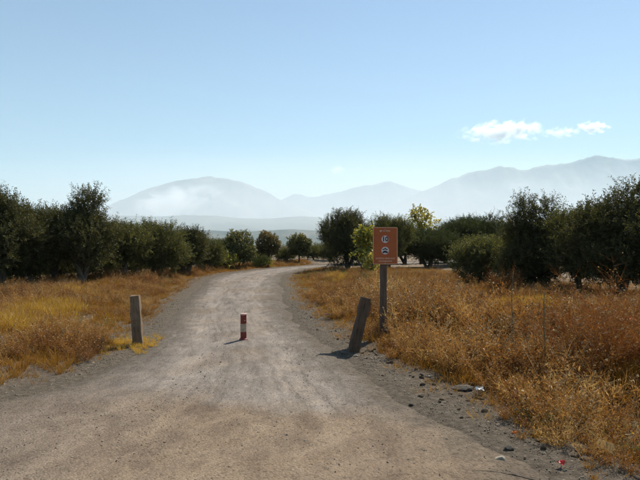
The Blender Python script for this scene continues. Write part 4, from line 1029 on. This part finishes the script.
rng = np.random.default_rng(1234)
wcol = source('weed_source', [weed_mesh('weed', 200 + k, 0.36 + 0.03 * (k % 4), 6 + k % 3, 7) for k in range(3)]
              + [weed_mesh('weed', 210 + k, 0.28 + .04 * k, 9, 9, .75, .009, 'dry_weed', 'seed_head', 44, .15) for k in range(5)]
              + [weed_mesh('weed', 220 + k, 0.52 + .08 * k, 3, 6, .3, .009, 'straw', 'seed_head', 5, .5) for k in range(1)]
              + [weed_mesh('weed', 230 + k, 0.34, 12, 5, 1.3, .008, 'dry_shrub', 'seed_head', 18, .2) for k in range(2)])
gcol = source('grass_source', [grass_mesh('grass', 300 + k, 0.24 + 0.03 * (k % 3), 46) for k in range(5)])
scol = source('stubble_source', [grass_mesh('stubble', 320 + k, 0.10, 26, 1.6, .09, 'dry_grass', .0028) for k in range(4)])
ycol = source('yellow_source', [grass_mesh('yellow', 340 + k, 0.22, 60, .8, .08, 'yellow_grass', .003) for k in range(4)])
ncol = source('green_source', [weed_mesh('green', 360 + k, 0.26, 6, 5, .8, .008, 'green_weed', 'yellow_grass', 16, .4) for k in range(4)])

# tall dry weeds
x, y, sd, lf, lim = cand(90000, rng)
bare = 0.5 + 0.5 * noise2(x, y, 1.5, 4, 5)                   # gaps
marg = np.where(lf, 0.10, 0.28 + 0.30 * sstep(7.5, 5.8, y) - 0.56 * sstep(5.7, 4.6, y))          # gravel shoulder stays open
yp = yellow_patch(x, y)
pk = (sd > marg + 0.25 * rng.random(len(x)) + 0.15 * noise2(x, y, 2.5, 2, 1)) & (y < lim + rng.normal(0, .5, len(x))) & (rng.random(len(x)) < 0.02 + 0.98 * sstep(.34, .60, bare)) & (rng.random(len(x)) > yp * 0.85)
pk &= rng.random(len(x)) < np.clip(0.35 + 0.8 * sstep(0.0, 0.8, sd - marg), 0, 1)
_sx, _sy = at(384, 338.5)[:2]
pk &= ~((np.abs(x - _sx) < .22) & (y > _sy - .75) & (y < _sy + .15))
pk &= rng.random(len(x)) < WEED_KEEP * (1 - 0.8 * np.exp(-(((x - 3.25) / .9) ** 2 + ((y - 6.9) / 1.2) ** 4)))
x, y, sd, lf, bare = x[pk], y[pk], sd[pk], lf[pk], bare[pk]
sc = rng.uniform(.75, 1.4, len(x)) * (0.62 + 0.38 * sstep(0.2, 1.6, sd)) * np.clip(0.85 + 0.5 * noise2(x, y, 1.5, 3, 3), .4, 1.6) * np.where(rng.random(len(x)) < .06, 1.35, 1.0) * (1.12 - 0.52 * sstep(9, 18, y))
tint = np.clip(0.42 + 0.38 * noise2(x, y, 1.1, 3, 2) + rng.normal(0, .27, len(x)), 0, 1)
scatter('dry_weeds', 'rust-brown dry weeds with pale seed heads covering both verges', with_z(x, y, sd, lf), wcol, 11, rng, 0, 0, tint, .13, 'weeds', scale=sc)
N_WEED = len(x)
# dry grass
x, y, sd, lf, lim = cand(60000, rng)
pk = (sd > np.where(lf, 0.08, 0.18 + .3 * sstep(7.5, 5.8, y) - .50 * sstep(5.7, 4.6, y)) + 0.15 * rng.random(len(x)) + .12 * noise2(x, y, 2.5, 2, 1)) & (y < lim + rng.normal(0, .8, len(x))) & (rng.random(len(x)) < 0.42 + .55 * noise2(x, y, 1.3, 3, 4)) & (rng.random(len(x)) > yellow_patch(x, y) * .8)
x, y, sd, lf = x[pk], y[pk], sd[pk], lf[pk]
sc = rng.uniform(.5, 1.15, len(x)) * (.55 + .45 * sstep(.1, 1.0, sd)) * (1 - 0.45 * sstep(8.5, 17, y))
scatter('dry_grass', 'golden dry grass tufts between the weeds on the verges', with_z(x, y, sd, lf), gcol, 5, rng, 0, 0, np.clip(.4 + .3 * noise2(x, y, .6, 3, 1) + rng.normal(0, .15, len(x)), 0, 1), .15, 'grass', scale=sc)
# stubble and litter on the soil
x, y, sd, lf, lim = cand(70000, rng)
pk = (sd > 0.02 + .25 * rng.random(len(x)) ** 2) & (y < lim + 2 + rng.normal(0, 1.5, len(x))) & (rng.random(len(x)) < .25 + .75 * sstep(.2, .9, sd))
x, y, sd, lf = x[pk], y[pk], sd[pk], lf[pk]
scatter('straw_stubble', 'short straw stubble and plant litter on the verge soil', with_z(x, y, sd, lf), scol, 4, rng, .6, 1.3, np.clip(.45 + rng.normal(0, .25, len(x)), 0, 1), .25, 'stubble')
# yellow-green growth
x, y, sd, lf, lim = cand(90000, rng, 26)
yp = yellow_patch(x, y)
pk = (sd > .15) & (rng.random(len(x)) < sstep(.25, .8, yp) * .8)
x, y, sd, lf = x[pk], y[pk], sd[pk], lf[pk]
# low bright grass round the foot of the upright post
px_, py_ = at(138.5, 345)[:2]
ax = px_ + rng.normal(-.15, .42, 190); ay = py_ + rng.normal(-.08, .28, 190); s2, l2 = road_sd(ax, ay); k = s2 > -0.42; ax, ay, s2, l2 = ax[k], ay[k], s2[k], l2[k]
zz = np.maximum(ground_h(ax, ay, s2, l2), np.where(s2 < 0, 0.012, -9))
P = np.vstack([with_z(x, y, sd, lf), np.stack([ax, ay, zz], -1)])
sc = np.concatenate([rng.uniform(.6, 1.3, len(x)), rng.uniform(.25, .5, len(ax))])
scatter('yellow_grass', 'patches of low yellow-green grass among the dry weeds', P, ycol, 4, rng, 0, 0, np.concatenate([np.clip(rng.normal(.45, .2, len(x)), 0, 1), np.clip(rng.normal(.85, .15, len(ax)), 0, 1)]), .15, 'grass', scale=sc)
# scattered greener weeds
x, y, sd, lf, lim = cand(50000, rng, 28)
g = np.maximum(np.exp(-(((x - 2.75) / .8) ** 2 + ((y - 3.9) / .7) ** 2)), .5 * np.exp(-(((x - 3.6) / .5) ** 2 + ((y - 6.0) / .5) ** 2)))
g = np.maximum(g, .55 * np.exp(-(((x - 1.0) / 1.2) ** 2 + ((y - 24) / 3) ** 2)))
pk = (sd > .35) & (rng.random(len(x)) < .012 + .45 * g) & (y < lim)
x, y, sd, lf = x[pk], y[pk], sd[pk], lf[pk]
scatter('green_weeds', 'sparse greenish weeds dotted through the dry verge', with_z(x, y, sd, lf), ncol, 4, rng, .4, 1.0, np.clip(rng.normal(.5, .25, len(x)), 0, 1), .15, 'weeds')

# tall dry shrubs at the right
def shrub_mesh(name, seed, H, stems=46, spread=.8):
    return weed_mesh(name, seed, H * 1.0, stems, 46, spread, .009, 'dry_shrub', 'seed_head', 70, .16, .0016)
SHG = 'tall dry shrubs at the right'
for px, d, H, lab, sd_ in ((563, 6.9, .66, 'tall rust-brown dry shrub just right of the tall grey stalk', 401), (600, 6.4, .80, 'densest dark rust dry shrub in the right weeds', 402), (634, 6.5, .92, 'tall dry shrub cut by the right edge of the photo', 403),
                           (585, 7.7, .85, 'dry shrub behind the densest rust shrub', 404), (620, 8.2, .95, 'pale-headed dry shrub behind the one at the right edge', 405), (505, 15.5, .75, 'rust-brown dry shrub at the foot of the pale olive bush', 406)):
    xx, yy, zz = at(px, None, d); t = thing('dry_shrub', lab, 'shrub', (xx, yy, zz - .02), SHG)
    obj('stems_and_heads', shrub_mesh('stems_and_heads', sd_, H), None, t)

# ------------------------------------------------------------------ gravel and clods
rcol = source('gravel_source', [rock_mesh('gravel', 500 + k, 1, .6) for k in range(6)])
for o_ in rcol.objects: o_.data.materials.append(M['gravel'])
ccol = source('clod_source', [rock_mesh('clod', 520 + k, 2, .55) for k in range(5)])
for o_ in ccol.objects: o_.data.materials.append(M['clod'])
# loose gravel on the track, thicker along its edges and at the cross track
n = 170000; y = np.sqrt(rng.uniform(2.4 ** 2, 15 ** 2, n)); x = rng.uniform(-.65, .5, n) * y
sd, lf = road_sd(x, y)
pr = np.where(sd < 0, .10 + .55 * np.exp(sd / .22) + .18 * (y < 5.6) + .25 * ((y < 5.4) & (x < -1.2)), np.where(lf, .5 * np.exp(-sd / .3), .8 * np.exp(-sd / .5)))
k = rng.random(n) < pr * (0.55 + .6 * np.clip(noise2(x, y, 1.6, 3, 3), -.8, 1)); x, y, sd, lf = x[k], y[k], sd[k], lf[k]
# surface height of the track under each stone
def track_h(x, y, sd, lf):
    dl, dr = edge_dist(x, y, Lc), edge_dist(x, y, Rc); a = dl / np.maximum(dl + dr, 1e-6)
    return np.maximum(np.where(sd < 0, road_relief(x, y, a, np.minimum(dl, dr)), -9), ground_h(x, y, sd, lf))
size = .004 + .006 * rng.random(len(x)) ** 3 + .008 * (rng.random(len(x)) < .02)
size = size * np.where(sd > -.1, 1.5, 1.0)
scatter('gravel', 'loose grey gravel strewn on the track and its edges', np.stack([x, y, track_h(x, y, sd, lf) + size * .1], -1), rcol, 6, rng, 0, 0, rng.random(len(x)), .5, 'gravel', scale=size)
# rough clods on the right shoulder
n = 9000; y = np.sqrt(rng.uniform(3.2 ** 2, 13 ** 2, n)); x = rng.uniform(-.1, .6, n) * y; sd, lf = road_sd(x, y)
k = (sd > -.05) & ~lf & (rng.random(n) < .8 * np.exp(-((sd - .35) / .3) ** 2) * (.5 + .5 * noise2(x, y, 1.8, 2, 6))); x, y, sd, lf = x[k], y[k], sd[k], lf[k]
size = .010 + .035 * rng.random(len(x)) ** 3
scatter('soil_clods', 'dark clods of dug soil on the right shoulder', np.stack([x, y, ground_h(x, y, sd, lf) + size * .1], -1), ccol, 5, rng, 0, 0, rng.random(len(x)), .4, 'soil', scale=size)
